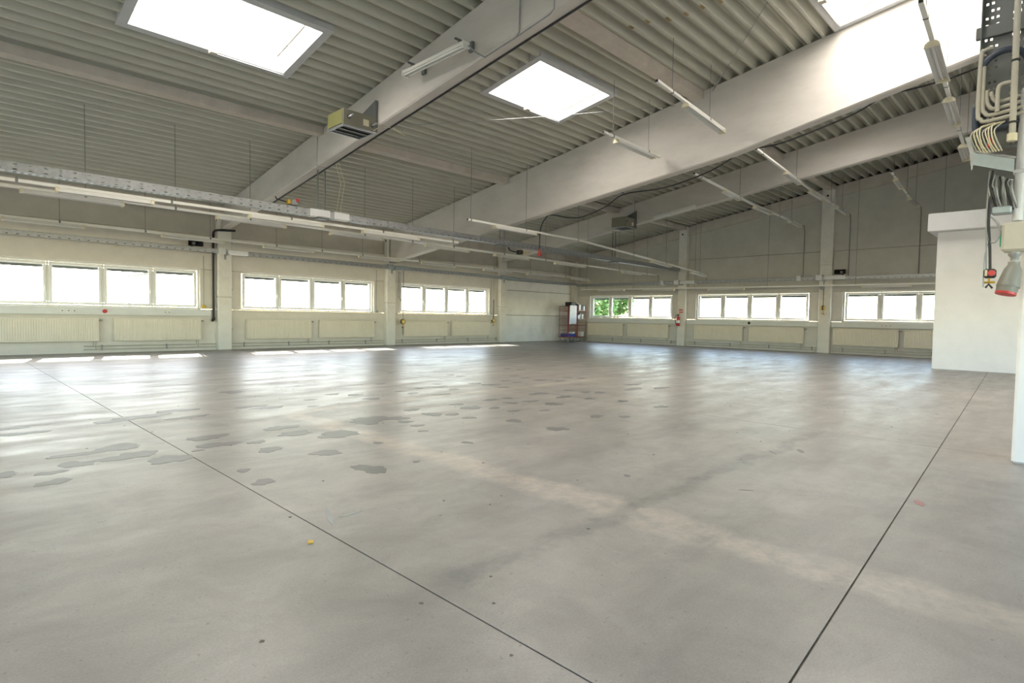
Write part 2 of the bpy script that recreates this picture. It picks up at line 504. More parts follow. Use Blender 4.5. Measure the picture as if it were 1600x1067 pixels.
# ================================================================== LONG WALL (y = 0)
T = 0.30
wl = struct(MB().box(XL, -5.22, 0, T, -0.2, WA0 - 0.004).build('wall_left', M_WALL, origin=(0, 0, 0)))
def wp(m, *a): return MB().bevbox(*a, 0.006).build('wall_panel', m, wl)
edges = [XL] + [e for w in WINA for e in w] + [-5.22]
for i in range(0, len(edges), 2):
    wp(M_WALL, edges[i], edges[i + 1], 0, T, WA0, WA1 - 0.004)
for a, b in ((XL, -23.4), (-23.4, -17.4), (-17.4, -11.42), (-11.42, -5.42), (-5.42, 0.3)):
    if a > -5.5:
        wp(M_WALL, a + .004, b - .004, 0, T, 2.88, 3.455)
    else:
        wp(M_WALL, a + .004, b - .004, 0, T, WA1 + .004, 3.455)
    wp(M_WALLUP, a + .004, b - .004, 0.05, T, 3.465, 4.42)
# three wide white panels in the last bay
for z0, z1 in ((0.0, 1.245), (1.265, 2.40), (2.42, 2.86)):
    wp(M_PANEL, -5.215, -0.20, 0.0, T, z0, z1)
wp(M_WALL, -0.19, 0.0, 0.0, T, 0, 2.86)
wp(M_JOINT, -5.215, 0.0, 0.03, T, -.1, 2.88)

# ================================================================== GABLE WALL (x = 0)
wr = struct(MB().box(0, T, YB, 0.3, -0.2, WB0 - 0.004).build('wall_right', M_WALLBLOW, origin=(0, 0, 0)))
def wq(m, poly, x0=0.0): return MB().prism(poly, 'x', x0, T).build('wall_panel', m, wr)
edges = [0.3] + [e for w in WINB for e in w] + [YB]
for i in range(0, len(edges), 2):
    a, b = edges[i], edges[i + 1]
    wq(M_WALLBLOW, [(b, WB0), (a, WB0), (a, WB1 - .004), (b, WB1 - .004)])
def eb(y): return roof(y) - 0.43
cuts = [0.3, -6.24, -12.08, -18.0, YB]
for a, b in zip(cuts, cuts[1:]):
    a -= .004; b += .004
    zm = 3.83
    wq(M_WALLB, [(b, WB1 + .004), (a, WB1 + .004), (a, zm - .008), (b, zm - .008)])
    if eb(a) > zm + .05:
        wq(M_WALLB, [(b, zm + .008), (a, zm + .008), (a, eb(a)), (b, eb(b))])
    else:
        yk = (RA - 0.43 - zm - .008) / RB
        wq(M_WALLB, [(b, zm + .008), (yk, zm + .008), (b, eb(b))])
edge_beam = MB()
edge_beam.prism([(YB, eb(YB)), (0.3, eb(0.3)), (0.3, roof(0.3) - 0.02), (YB, roof(YB) - 0.02)], 'x', -0.06, T - .02)
struct(edge_beam.build('trim_1', M_PURLIN, origin=(0, 0, 0)))
MB().prism([(YB, roof(YB) - .02), (0.3, roof(0.3) - .02), (0.3, roof(.3) + .155), (YB, roof(YB) + .155)], 'x', T - .14, T - .02).build('foam_closer', M_JOINT, wr)

# walls behind the camera close the hall
ZG0, ZG1 = 1.0, 3.6
WINN = [(-2.5, -8.5), (-9.5, -15.5), (-16.5, -22.5)]            # unseen windows added for light, wall behind the camera's left shoulder (x = XL)
WINK = [(-29.5, -23.5), (-22.5, -16.5), (-15.5, -9.5)]          # unseen windows added for light, wall behind the camera's right shoulder (y = YB)
wn_ = struct(MB().box(XL - T, XL, YB, 0.3, -0.2, ZG0).build('wall_near', M_WALLBLOW, origin=(0, 0, 0)))
MB().box(XL - T, XL, YB, 0.3, ZG1, 9.0).build('wall_panel', M_WALLBLOW, wn_)
ed = [0.3] + [e for w in WINN for e in w] + [YB]
for i in range(0, len(ed), 2):
    MB().box(XL - T, XL, ed[i + 1], ed[i], ZG0, ZG1).build('wall_panel', M_WALLBLOW, wn_)
wk_ = struct(MB().box(XL, 0.3, YB - T, YB, -0.2, ZG0).build('wall_back', M_WALLBLOW, origin=(0, 0, 0)))
MB().box(XL, 0.3, YB - T, YB, ZG1, 9.0).build('wall_panel', M_WALLBLOW, wk_)
ed = [XL] + [e for w in WINK for e in w] + [0.3]
for i in range(0, len(ed), 2):
    MB().box(ed[i], ed[i + 1], YB - T, YB, ZG0, ZG1).build('wall_panel', M_WALLBLOW, wk_)

# ================================================================== CORRUGATED ROOF
SKYL = [  # x0, x1, y0 (lower edge), y1
    (-21.60, -19.02, -8.10, -9.74), (-15.52, -13.08, -9.76, -11.33), (-14.15, -11.56, -15.36, -19.4),  # last one here lengthened out of view to brighten the deep beam
    (-21.55, -19.0, -15.36, -17.0), (-9.6, -7.10, -13.5, -15.03), (-27.6, -25.1, -12.0, -13.6)]  # first and last here are unseen skylights added for more daylight
PIT = 0.2685
prof = [(0.0, 0.0), (0.040, 0.0), (0.050, 0.005), (0.058, 0.018), (0.104, 0.145), (0.112, 0.150), (0.142, 0.150), (0.1543, 0.140), (0.1665, 0.150), (0.1965, 0.150), (0.2045, 0.145), (0.2505, 0.018), (0.2585, 0.005)]
ce = None
xs = sorted(set([XL - .3, X1 + .12, X2 + .12, X3 + .12, 0.3]))
ys = []
k = -3
while True:
    y = -13.207 - PIT * (k + 0) + 0.134
    ys.append(y); k += 1
    if y < YB: break
ystart = 0.45
lines = []
n = 0
y = -13.207 + 0.015
while y < ystart: y += PIT
while y > YB - PIT:
    for dy, dz in prof:
        lines.append((y - dy, dz))
    y -= PIT
for a, b in zip(xs, xs[1:]):
    segs = sorted(set([a, b] + [v for s_ in SKYL for v in s_[:2] if a < v < b]))
    m_ = MB()
    for p, q in zip(segs, segs[1:]):
        for (ya, za), (yb, zb) in zip(lines, lines[1:]):
            ym = (ya + yb) / 2
            if any(s_[0] - .01 <= p and q <= s_[1] + .01 and s_[3] < ym < s_[2] for s_ in SKYL):
                continue
            m_.poly([(p, ya, roof(ya) + za), (q, ya, roof(ya) + za), (q, yb, roof(yb) + zb), (p, yb, roof(yb) + zb)], [(0, 1, 2, 3)])
    if ce is None:
        ce = struct(m_.build('ceiling', M_SHEET, origin=(0, 0, 0)))
    else:
        m_.build('corrugated_sheet', M_SHEET, ce)
# insulated deck above the sheets keeps daylight out
dk = MB()
xall = sorted(set([XL - .3, 0.3] + [v for s_ in SKYL for v in s_[:2]]))
yall = sorted(set([YB - .3, 0.45] + [v for s_ in SKYL for v in s_[2:]]))
for p, q in zip(xall, xall[1:]):
    for r_, t_ in zip(yall, yall[1:]):
        if any(s_[0] - .01 <= p and q <= s_[1] + .01 and s_[3] - .01 <= r_ and t_ <= s_[2] + .01 for s_ in SKYL):
            continue
        dk.prism([(r_, roof(r_) + .158), (t_, roof(t_) + .158), (t_, roof(t_) + .3), (r_, roof(r_) + .3)], 'x', p, q)
dk.build('roof_deck', M_SHEET, ce)

M_RUST = mat('rust_stain', (0.36, 0.27, 0.13), 0.8, 0.3, 8.0)
for k_ in range(7):
    yr = -13.207 + 0.015 - PIT * k_ + PIT * 1 - .02
    xr = -14.9 + .12 * k_ + random.uniform(-.1, .1)
    MB().prism([(yr - .030, roof(yr) - .0015), (yr + .022, roof(yr) - .0095), (yr + .022, roof(yr) - .011), (yr - .030, roof(yr) - .003)], 'x', xr - random.uniform(.04, .09), xr + random.uniform(.04, .09)).build('rust_stain', M_RUST, ce)
def skylight(n, x0, x1, ya, yb):
    fr = MB()
    w = 0.13
    def bar(a0, a1, b0, b1, z0, z1):
        fr.prism([(b1, roof(b1) + z0), (b0, roof(b0) + z0), (b0, roof(b0) + z1), (b1, roof(b1) + z1)], 'x', a0, a1)
    # upstand walls and the inner flange
    bar(x0 - .07, x0 + .07, ya + .07, yb - .07, -.012, .34)
    bar(x1 - .07, x1 + .07, ya + .07, yb - .07, -.012, .34)
    bar(x0 + .07, x1 - .07, ya + .07, ya - .06, -.012, .34)
    bar(x0 + .07, x1 - .07, yb + .06, yb - .07, -.012, .34)
    f = struct(fr.build('window_%d' % n, M_SKYFRAME, origin=((x0 + x1) / 2, (ya + yb) / 2, roof((ya + yb) / 2))))
    p = MB()
    i = .065
    p.prism([(yb + i, roof(yb) + .24), (ya - i, roof(ya) + .24), (ya - i, roof(ya) + .255), (yb + i, roof(yb) + .255)], 'x', x0 + i, x1 - i)
    p.build('opal_pane', M_SKYL, f)
    # opening gear: push rod, bar across the pane and a little motor on the lower edge
    g = MB()
    ym = ya - .18 * (ya - yb)
    xb = x1 - .35
    g.tube([(xb, ya - .45, roof(ya - .45) + .03), (xb, yb + .12, roof(yb + .12) + .03)], .02, 6)
    g.build('push_rod', M_PURLIN, f)
    h = MB().tube([((x0 + x1) / 2, ya - .05, roof(ya) - .03), (x1 - .05, ya - .05, roof(ya) - .03)], .013, 6)
    h.build('drive_rod', M_GALV, f)
    MB().bevbox((x0 + x1) / 2 - .06, (x0 + x1) / 2 + .06, ya - .17, ya - .04, roof(ya) - .07, roof(ya) + .02, .01).build('motor', M_PIPE, f)
    return f
for i, s_ in enumerate(SKYL):
    skylight(20 + i, *s_)

# ================================================================== BEAMS, PURLINS, PILLARS
def bot13(y): return 3.65 - 0.139 * y
def bot2(y):
    return 3.125 - 0.123 * y if y > -13.3 else 4.761 - 0.205 * (y + 13.3)
def beam(label, x, bot, ys_, width=0.25, joint=None):
    t = thing('roof_beam', label, 'beam', (x + width / 2, 0, bot(0)))
    def piece(name, y0, y1, inset):
        yy = [y0] + [v for v in ys_ if y1 < v < y0] + [y1]
        lo = [(v, bot(v)) for v in yy]
        hi = [(v, roof(v) - .004) for v in reversed(yy)]
        m_ = MB()
        c = 0.025
        P = []
        # section: two small chamfers at the soffit
        sec = lambda v: [(x + c, bot(v)), (x + width - c, bot(v)), (x + width, bot(v) + c), (x + width - inset, roof(v) - .004), (x + inset, roof(v) - .004), (x, bot(v) + c)]
        pts = []
        for v in yy: pts += [(a, v, b) for a, b in sec(v)]
        F = []
        for k_ in range(len(yy) - 1):
            for i in range(6):
                j = (i + 1) % 6
                F.append((k_ * 6 + i, k_ * 6 + j, k_ * 6 + 6 + j, k_ * 6 + 6 + i))
        F.append(tuple(range(5, -1, -1))); e = 6 * (len(yy) - 1); F.append(tuple(range(e, e + 6)))
        m_.poly(pts, F)
        return m_.build(name, M_BEAM, t)
    if joint:
        piece('beam_end', -0.02, joint + .012, 0.0)
        piece('beam_span', joint - .012, -24.9, 0.02)
        MB().prism([(joint + .02, bot13(joint) + .03), (joint - .02, bot13(joint) + .03), (joint - .02, roof(joint) - .02), (joint + .02, roof(joint) - .02)], 'x', x + .02, x + width - .02).build('joint_gap', M_JOINT, t)
    else:
        piece('beam_span', -0.02, -24.9, 0.0)
    return t
beam('pale concrete roof beam carrying a green heater and the wall-mounted lamp, nearest', X1, bot13, [], joint=-6.3)
beam('deepest pale concrete roof beam, glaring white beside the far skylight', X2, bot2, [-13.3], width=0.27)
beam('pale concrete roof beam carrying a heater closest to the gable wall', X3, bot13, [])

def purlin(label, x0, x1, ynear, depth=0.17, w=0.27, m_=None):
    t = MB()
    zb = roof(ynear) - depth
    t.prism([(ynear, zb), (ynear + w, zb), (ynear + w, roof(ynear + w) - .004), (ynear, roof(ynear) - .004)], 'x', x0, x1)
    return tag(t.build('purlin', M_PURLIN), label, 'purlin', 'concrete purlins under the roof sheets')
purlin('brownish concrete purlin at upper left, ending beside the green heater', -23.4, X1, -6.6)
purlin('brownish concrete purlin below the second skylight, between the two near beams', X1 + .25, X2, -6.5)
purlin('short brownish purlin behind the deep beam, above the far heater', X2 + .27, X3, -6.4)
purlin('short purlin in the end bay, above the gable window corner', X3 + .25, -0.06, -6.4)
purlin('water-stained concrete purlin above the second skylight', X1 + .25, X2, -12.65)
purlin('purlin behind the deep beam beside the long slanting lamp row', X2 + .27, X3, -12.3)
purlin('purlin far up the roof of the end bay', X3 + .25, -0.06, -12.3)
for lab, a, b in (('brown eaves board above the leftmost window', -23.3, X1), ('brown eaves board above the middle window of the long wall', X1 + .25, X2), ('brown eaves board above the third window of the long wall', X2 + .27, X3), ('brown eaves board above the blank white wall bay', X3 + .25, -0.06)):
    t = MB().prism([(-.38, 4.07), (-.12, 4.07), (-.12, roof(-.12) - .005), (-.38, roof(-.38) - .005)], 'x', a, b)
    tag(t.build('eaves_beam', M_PURLIN), lab, 'purlin', 'eaves boards along the long wall')

def pillarA(label, xc, top):
    t = thing('pillar', label, 'pillar', (xc, -.1, 0), 'pillars along the long wall')
    w = 0.20
    m_ = MB().bevbox(xc - w, xc + w, -0.22, 0.0, 0, 1.62, .02); m_.build('pillar_shaft', M_PILLAR, t)
    MB().bevbox(xc - w, xc + w, -0.22, 0.0, 1.626, top, .02).build('pillar_shaft', M_PILLAR, t)
    # fork head beside the beam
    MB().bevbox(xc - w, xc - w + .10, -0.22, 0.0, top, 4.25, .01).build('fork_head', M_PILLAR, t)
    MB().tube([(xc - w - .005, -.11, 3.95), (xc - w + .02, -.11, 3.95)], .035, 10).build('cast_hole', M_BLACK, t)
    return t
pillarA('cream pillar with black pipe, nearest on the long wall', -17.40, 3.67)
pillarA('cream pillar with coiled cable beside it, between the second and third window', -11.42, 3.13)
pillarA('cream pillar at the edge of the blank white wall bay', -5.42, 3.67)
def pillarB(label, y0, y1):
    t = thing('pillar', label, 'pillar', (-.1, (y0 + y1) / 2, 0), 'pillars along the gable wall')
    top = roof(y0) - .02
    MB().bevbox(-0.20, 0, y1, y0, 0, 3.3, .015).build('pillar_shaft', M_PILLAR, t)
    MB().prism([(y1, 3.304), (y0, 3.304), (y0, top), (y1, roof(y1) - .02)], 'x', -0.20, 0).build('pillar_shaft', M_PILLAR, t)
    MB().tube([(-.205, (y0 + y1) / 2 + .03, top - .28), (-.18, (y0 + y1) / 2 + .03, top - .28)], .04, 10).build('cast_hole', M_BLACK, t)
    return t
pillarB('gable pillar bearing the red fire extinguisher', -6.05, -6.43)
pillarB('gable pillar with the hanging yellow socket, between the right windows', -11.87, -12.29)
t = tag(MB().bevbox(-.34, -.02, -.30, -.02, 0, 4.3, .01).build('pillar', M_WALLB), 'dull grey corner pillar behind the red roll cages', 'pillar')
# near pillar at the picture's right edge
t = thing('pillar', 'white pillar at the right edge carrying cable trays and sockets', 'pillar', (-17.27, -18.68, 0))
MB().bevbox(-17.47, -17.07, -18.90, -18.46, 0.0, bot13(-18.5) - .01, .02).build('pillar_shaft', M_WHITE, t)

# ================================================================== WINDOWS
def bar_ring(mb, x0, x1, z0, z1, w, y0, y1, b=.008):
    mb.bevbox(x0, x1, y0, y1, z0, z0 + w, b)
    mb.bevbox(x0, x1, y0, y1, z1 - w, z1, b)
    mb.bevbox(x0, x0 + w, y0, y1, z0 + w, z1 - w, b)
    mb.bevbox(x1 - w, x1, y0, y1, z0 + w, z1 - w, b)
def window(n, W, H, loc, rz, sill):
    """local frame: x along the wall, room at -y"""
    f = MB()
    y0, y1 = .12, .19
    bar_ring(f, 0, W, 0, H, .045, y0, y1)
    pw = (W - .09) / 4
    for k_ in (1, 2, 3):
        f.bevbox(.045 + pw * k_ - .02, .045 + pw * k_ + .02, y0, y1, .045, H - .045, .005)
    fo = struct(f.build('window_%d' % n, M_FRAME, origin=(0, 0, 0)))
    fo.location = loc
    fo.rotation_euler = (0, 0, rz)
    for k_ in range(4):
        a = .045 + pw * k_ + .022
        b = .045 + pw * (k_ + 1) - .022
        s_ = MB()
        bar_ring(s_, a, b, .05, H - .05, .075, y0 - .025, y1 - .02, .012)
        so = s_.build('sash', M_FRAME, fo)
        MB().box(a + .074, b - .074, .150, .156, .124, H - .124).build('pane', M_GLASS, so)
        hx = b - .035 if k_ % 2 == 0 else a + .035
        hd = MB().bevbox(hx - .014, hx + .014, y0 - .04, y0 - .024, H * .42 - .05, H * .42 + .05, .004)
        hd.bevbox(hx - .010, hx + .010, y0 - .075, y0 - .04, H * .42 - .012, H * .42 + .012, .003)
        hd.bevbox(hx - .011, hx + .011, y0 - .085, y0 - .065, H * .42 - .11, H * .42 + .012, .004)
        hd.build('handle', M_RAIL, so)
        MB().bevbox(a + .06, b - .06, .21, .27, H - .195, H - .10, .005).build('blind_box', M_DARK, so)
    # plaster reveal corner beads and inner sill
    if sill:
        MB().bevbox(-.25, W + .25, -.10, .12, -.035, -.002, .006).build('window_sill', M_PANEL, fo)
    else:
        MB().bevbox(0, W, -.02, .12, -.012, 0.0, .004).build('window_sill', M_FRAME, fo)
    return fo
for i, (a, b) in enumerate(WINA):
    window(1 + i, b - a, WA1 - WA0, (a, 0, WA0), 0, i >= 2)
for i, (a, b) in enumerate(WINB):
    window(5 + i, a - b, WB1 - WB0, (0, a, WB0), -math.pi / 2, False)
for i, (a, b) in enumerate(WINN):
    window(8 + i, a - b, ZG1 - ZG0, (XL, b, ZG0), math.pi / 2, False)
for i, (a, b) in enumerate(WINK):
    window(11 + i, b - a, ZG1 - ZG0, (b, YB, ZG0), math.pi, False)
for c, w, h, rot in [((XL - .29, (a + b) / 2, (ZG0 + ZG1) / 2), a - b, ZG1 - ZG0, (0, -math.pi / 2, 0)) for a, b in WINN] + [(((a + b) / 2, YB - .29, (ZG0 + ZG1) / 2), b - a, ZG1 - ZG0, (math.pi / 2, 0, 0)) for a, b in WINK]:
    ld = bpy.data.lights.new('window_daylight', 'AREA'); ld.shape = 'RECTANGLE'
    ld.size, ld.size_y = (h, w) if rot[1] else (w, h)
    ld.cycles.is_portal = True
    lo = bpy.data.objects.new('window_daylight', ld); COL.objects.link(lo)
    lo.location = c; lo.rotation_euler = rot
# portals: guide sampling of the sky through the window openings
for (a, b) in WINA:
    ld = bpy.data.lights.new('window_daylight', 'AREA'); ld.shape = 'RECTANGLE'; ld.size = b - a; ld.size_y = WA1 - WA0
    ld.cycles.is_portal = True
    lo = bpy.data.objects.new('window_daylight', ld); COL.objects.link(lo)
    lo.location = ((a + b) / 2, .29, (WA0 + WA1) / 2); lo.rotation_euler = (-math.pi / 2, 0, 0)
for (a, b) in WINB:
    ld = bpy.data.lights.new('window_daylight', 'AREA'); ld.shape = 'RECTANGLE'; ld.size = WB1 - WB0; ld.size_y = a - b
    ld.cycles.is_portal = True
    lo = bpy.data.objects.new('window_daylight', ld); COL.objects.link(lo)
    lo.location = (.29, (a + b) / 2, (WB0 + WB1) / 2); lo.rotation_euler = (0, math.pi / 2, 0)

# ================================================================== RADIATORS
def radiator(label, loc, rz, W, grp):
    """local frame: x along the wall, wall at y = 0, room at -y; ribbed steel panel"""
    t = thing('radiator', label, 'radiator', loc, grp, rz, local=True)
    z0, z1 = 0.32, 0.94
    m_ = MB()
    n_ = int(W / 0.05)
    pts = []
    for k_ in range(n_ + 1):
        x = W * k_ / n_
        for dx, dy in ((0, 0.0), (.012, 0.0), (.018, .009), (.032, .009), (.038, 0.0)):
            if x + dx <= W: pts.append((x + dx, -.135 + dy))
    pts.append((W, -.135))
    # front skin folded into shallow ribs, set between plain top and bottom rims
    P = [(a, b, z0 + .03) for a, b in pts] + [(a, b, z1 - .03) for a, b in pts]
    L_ = len(pts)
    m_.poly(P, [(i, i + 1, L_ + i + 1, L_ + i) for i in range(L_ - 1)])
    m_.bevbox(0, W, -.14, -.124, z0, z0 + .03, .004)
    m_.bevbox(0, W, -.14, -.124, z1 - .03, z1, .004)
    m_.build('front_panel', M_RAD, t)
    MB().bevbox(0, W, -.05, -.035, z0, z1, .004).build('back_panel', M_RAD, t)
    for xa in (0.0, W - .012):
        MB().bevbox(xa, xa + .012, -.1235, -.051, z0, z1, .002).build('side_cover', M_RAD, t)
    MB().bevbox(.014, W - .014, -.1235, -.051, z1 - .014, z1 - .006, .002).build('top_grille', M_RAD, t)
    v = MB().tube([(W + .002, -.09, z1 - .06), (W + .05, -.09, z1 - .06)], .014, 8)
    v.tube([(W + .05, -.09, z1 - .06), (W + .09, -.09, z1 - .06)], .024, 10)
    v.build('valve', M_GREY, t)
    MB().bevbox(W - .13, W - .02, -.12, -.06, z0 - .006, z0 + .03, .006).build('valve_block', M_PIPE, t)
    for x in (.3, W - .3):
        MB().bevbox(x - .02, x + .02, -.05, -.012, z0 + .05, z1 - .08, .004).build('bracket', M_PIPE, t)
    return t
GA, GB = 'radiators under the long wall windows', 'radiators under the gable windows'
for lab, x0, x1 in (('cream radiator cut by the left picture edge, strongly ribbed', -22.75, -20.58), ('cream radiator just left of the pillar with the black pipe', -20.24, -18.06),
                    ('cream radiator just right of the pillar with the black pipe', -16.73, -14.58), ('cream radiator left of the coiled cable pillar, under the second window', -14.27, -12.11),
                    ('cream radiator behind the hanging yellow socket, under the third window', -10.76, -8.61), ('cream radiator under the third window, next to the blank white wall', -8.33, -6.15)):
    radiator(lab, (x0, 0, 0), 0, x1 - x0, GA)
for lab, y0, y1 in (('dull cream radiator beside the red roll cages', -1.0, -3.12), ('dull cream radiator just left of the fire extinguisher pillar', -3.41, -5.57),
                    ('dull cream radiator just right of the fire extinguisher pillar', -6.85, -8.99), ('dull cream radiator left of the right gable pillar', -9.25, -11.36),
                    ('dull cream radiator right of the right gable pillar', -12.38, -14.45), ('ribbed radiator half hidden by the white cabin', -14.61, -16.75)):
    radiator(lab, (0, y0, 0), -math.pi / 2, y0 - y1, GB)

# heating pipes along the foot of both walls
def wall_xf(wall):
    if wall == 'A': return lambda u, d, z: (u, -d, z)
    return lambda u, d, z: (-d, u, z)
def heating_pipe(label, wall, u0, u1, step, risers=()):
    W_ = wall_xf(wall)
    mid = W_((u0 + u1) / 2, .06, 0)
    t = thing('heating_pipe', label, 'pipe', mid)
    for z in (.19, .10):
        MB().tube([W_(u0, .06, z), W_(u1, .06, z)], .014, 8).build('pipe_run', M_PIPE, t)
    for r_ in risers:
        for du, z in ((-.03, .19), (.02, .10)):
            MB().tube([W_(r_ + du, .06, z), W_(r_ + du, .06, .25), W_(r_ + du, .09, .29), W_(r_ + du, .09, .312)], .011, 8).build('riser', M_PIPE, t)
    u = u0 + .4 * (1 if u1 > u0 else -1)
    while (u < u1) if u1 > u0 else (u > u1):
        c = MB()
        for z in (.19, .10):
            a, b = W_(u - .02, .04, z - .025), W_(u + .02, .085, z + .025)
            c.bevbox(a[0], b[0], a[1], b[1], a[2], b[2], .006)
        a, b = W_(u - .012, .012, .09), W_(u + .012, .045, .22)
        c.bevbox(a[0], b[0], a[1], b[1], a[2], b[2], .003)
        c.build('pipe_clip', M_GREY, t)
        u += step * (1 if u1 > u0 else -1)
    return t
heating_pipe('pair of thin heating pipes at the foot of the leftmost window bay', 'A', -20.9, -17.62, 1.55, (-20.66, -18.14))
heating_pipe('pair of thin heating pipes below the second long-wall window', 'A', -17.18, -11.64, 1.45, (-14.66, -12.19))
heating_pipe('pair of thin heating pipes below the third long-wall window', 'A', -11.2, -5.64, 1.7, (-8.69, -6.23))
heating_pipe('pair of thin heating pipes at the foot of the gable, near the cages', 'B', -.5, -6.03, 1.6, (-3.04, -5.49))
heating_pipe('pair of thin heating pipes below the middle gable window', 'B', -6.45, -11.85, 1.6, (-8.91, -11.28))
heating_pipe('pair of thin heating pipes below the gable window beside the cabin', 'B', -12.31, -17.0, 1.35, (-14.37, -16.67))

# cable ducts with sockets under the windows
def cable_duct(label, wall, u0, u1, z0, z1, sockets, button=None, button_mat=None):
    W_ = wall_xf(wall)
    t = thing('cable_duct', label, 'cable duct', W_((u0 + u1) / 2, 0, z0))
    a, b = W_(u0, 0, z0), W_(u1, .11, z1)
    MB().bevbox(a[0], b[0], a[1], b[1], a[2], b[2], .006).build('duct_body', M_DUCT, t)
    a, b = W_(u0 + .01, .11, z0 + .03), W_(u1 - .01, .114, z1 - .03)
    if wall == 'B': a, b = W_(u0 - .01, .11, z0 + .03), W_(u1 + .01, .114, z1 - .03)
    MB().bevbox(a[0], b[0], a[1], b[1], a[2], b[2], .001).build('duct_lid', M_DUCT, t)
    zc = (z0 + z1) / 2
    for u in sockets:
        a, b = W_(u - .04, .114, zc - .04), W_(u + .04, .124, zc + .04)
        so = MB().bevbox(a[0], b[0], a[1], b[1], a[2], b[2], .004).build('socket', M_RAIL, t)
        MB().tube([W_(u, .122, zc), W_(u, .1255, zc)], .021, 12).build('socket_recess', M_GREY, so)
    if button is not None:
        so = MB().tube([W_(button, .112, zc), W_(button, .135, zc)], .055, 14).build('button_base', button_mat, t)
        MB().tube([W_(button, .13, zc), W_(button, .17, zc)], .03, 14).build('emergency_button', button_mat, t)
    return t
cable_duct('grey cable duct with red emergency button under the leftmost window', 'A', -23.2, -17.76, 1.03, 1.225, (-21.35, -21.22, -21.1, -19.0, -18.9), -20.44, M_RED)
cable_duct('grey cable duct under the gable window next to the cages', 'B', -.36, -6.02, .98, 1.176, (-3.95, -3.83))
cable_duct('grey cable duct with dark button under the middle gable window', 'B', -6.46, -11.85, .98, 1.176, (-9.0, -8.9), -9.25, M_BLACK)
cable_duct('grey cable duct under the gable window beside the cabin', 'B', -12.31, -17.2, .98, 1.176, (-13.95, -14.07, -14.2))

# ================================================================== CABLE TRAYS
def tray(label, p0, p1, width, h, supports=(), lid=None, m_=None, holes=True):
    """perforated U tray from p0 to p1 (bottom centre line), sides perforated with slots"""
    p0, p1 = Vector(p0), Vector(p1)
    d = (p1 - p0); Ln = d.length; d.normalize()
    s_ = Vector((-d.y, d.x, 0)).normalized()
    m_ = m_ or M_GALV
    t = thing('cable_tray', label, 'cable tray', tuple((p0 + p1) / 2))
    a = p0 - s_ * width / 2
    n_ = int(Ln / .05)
    zv = Vector((0, 0, 1))
    MB().holed(p0 - s_ * width / 2, d * Ln, s_ * width, n_, 7, lambda i, j: holes and i % 2 == 1 and j in (1, 3, 5)).build('tray_bottom', m_, t)
    for q in (-1, 1):
        MB().holed(p0 + s_ * (q * width / 2), d * Ln, zv * h, n_, 7, lambda i, j: holes and i % 4 == 1 and j in (1, 5)).build('tray_side', m_, t)
        MB().tube([p0 + s_ * (q * (width / 2 - .006)) + zv * h, p1 + s_ * (q * (width / 2 - .006)) + zv * h], .007, 6).build('rolled_edge', m_, t)
    for r_, off, mat_ in ((.014, -.3, M_BLACK), (.012, -.1, M_PIPE), (.016, .12, M_GREY), (.012, .3, M_BLACK)):
        k_ = max(3, int(Ln / .8))
        pts = [p0 + d * (Ln * i / k_) + s_ * (off * width + random.uniform(-.012, .012)) + zv * (r_ + .008 + random.uniform(0, .01)) for i in range(k_ + 1)]
        MB().tube(pts, r_, 6).build('cable', mat_, t)
    return t
t1 = tray('long galvanised perforated tray hanging across the near beams at upper left', (-23.6, -6.1, 3.43), (-0.30, -6.1, 3.32), .20, .15)
# hangers of that tray at each beam, with white-wrapped joints
def hang(x, z, top, parent):
    for dx in (-.09, .09):
        MB().tube([(x + dx, -6.1, z), (x + dx, -6.1, top)], .016, 8).build('hanger_rod', M_STEEL, parent)
    MB().bevbox(x - .14, x + .14, -6.24, -5.96, z - .04, z - .005, .006).build('hanger_bar', M_STEEL, parent)
hang(-17.28, 3.40, bot13(-6.1), t1)
hang(-11.35, 3.37, bot2(-6.1), t1)
hang(-5.34, 3.345, bot13(-6.1), t1)
for x0, x1 in ((-17.6, -17.1), (-17.0, -16.6)):
    MB().bevbox(x0, x1, -6.22, -5.98, 3.395, 3.575, .02).build('joint_sleeve', M_WHITE, t1)
t2 = tray('galvanised wall tray running above the long wall windows', (-23.5, -.34, 2.95), (-.35, -.34, 2.84), .16, .12)
t3 = tray('galvanised wall tray above the gable windows', (-.34, -.45, 2.79), (-.34, -17.0, 2.72), .16, .11)
for x in (-17.40, -11.42, -5.42):
    t = t2
    zz = 2.95 - (x + 23.5) * .11 / 23.15
    MB().bevbox(x - .03, x + .03, -.46, -.22, zz - .045, zz - .004, .005).build('arm', M_GALVD, t)
    MB().bevbox(x - .03, x + .03, -.24, -.22, zz - .16, zz + .16, .004).build('wall_plate', M_GALVD, t)
    MB().bevbox(x - .26, x - .05, -.45, -.23, zz - .02, zz + .17, .012).build('junction_box', M_DUCT if x == -17.40 else M_BLUE, t)
    MB().bevbox(x + .02, x + .62, -.44, -.24, zz - .012, zz + .14, .02).build('cover_sleeve', M_WHITE if x == -17.40 else M_BLUE, t)
for y in (-6.24, -12.08):
    t = t3
    MB().bevbox(-.46, -.2, y - .03, y + .03, 2.69, 2.74, .005).build('arm', M_GALVD, t)
    MB().bevbox(-.45, -.23, y - .02, y - .72, 2.745, 2.89, .015).build('cover_sleeve', M_DUCT, t)
    MB().bevbox(-.46, -.22, y + .05, y + .27, 2.73, 2.93, .015).build('junction_box', M_DUCT, t)
    MB().bevbox(-.46, -.22, y + .8, y + .95, 2.73, 2.93, .015).build('junction_box', M_DUCT, t)

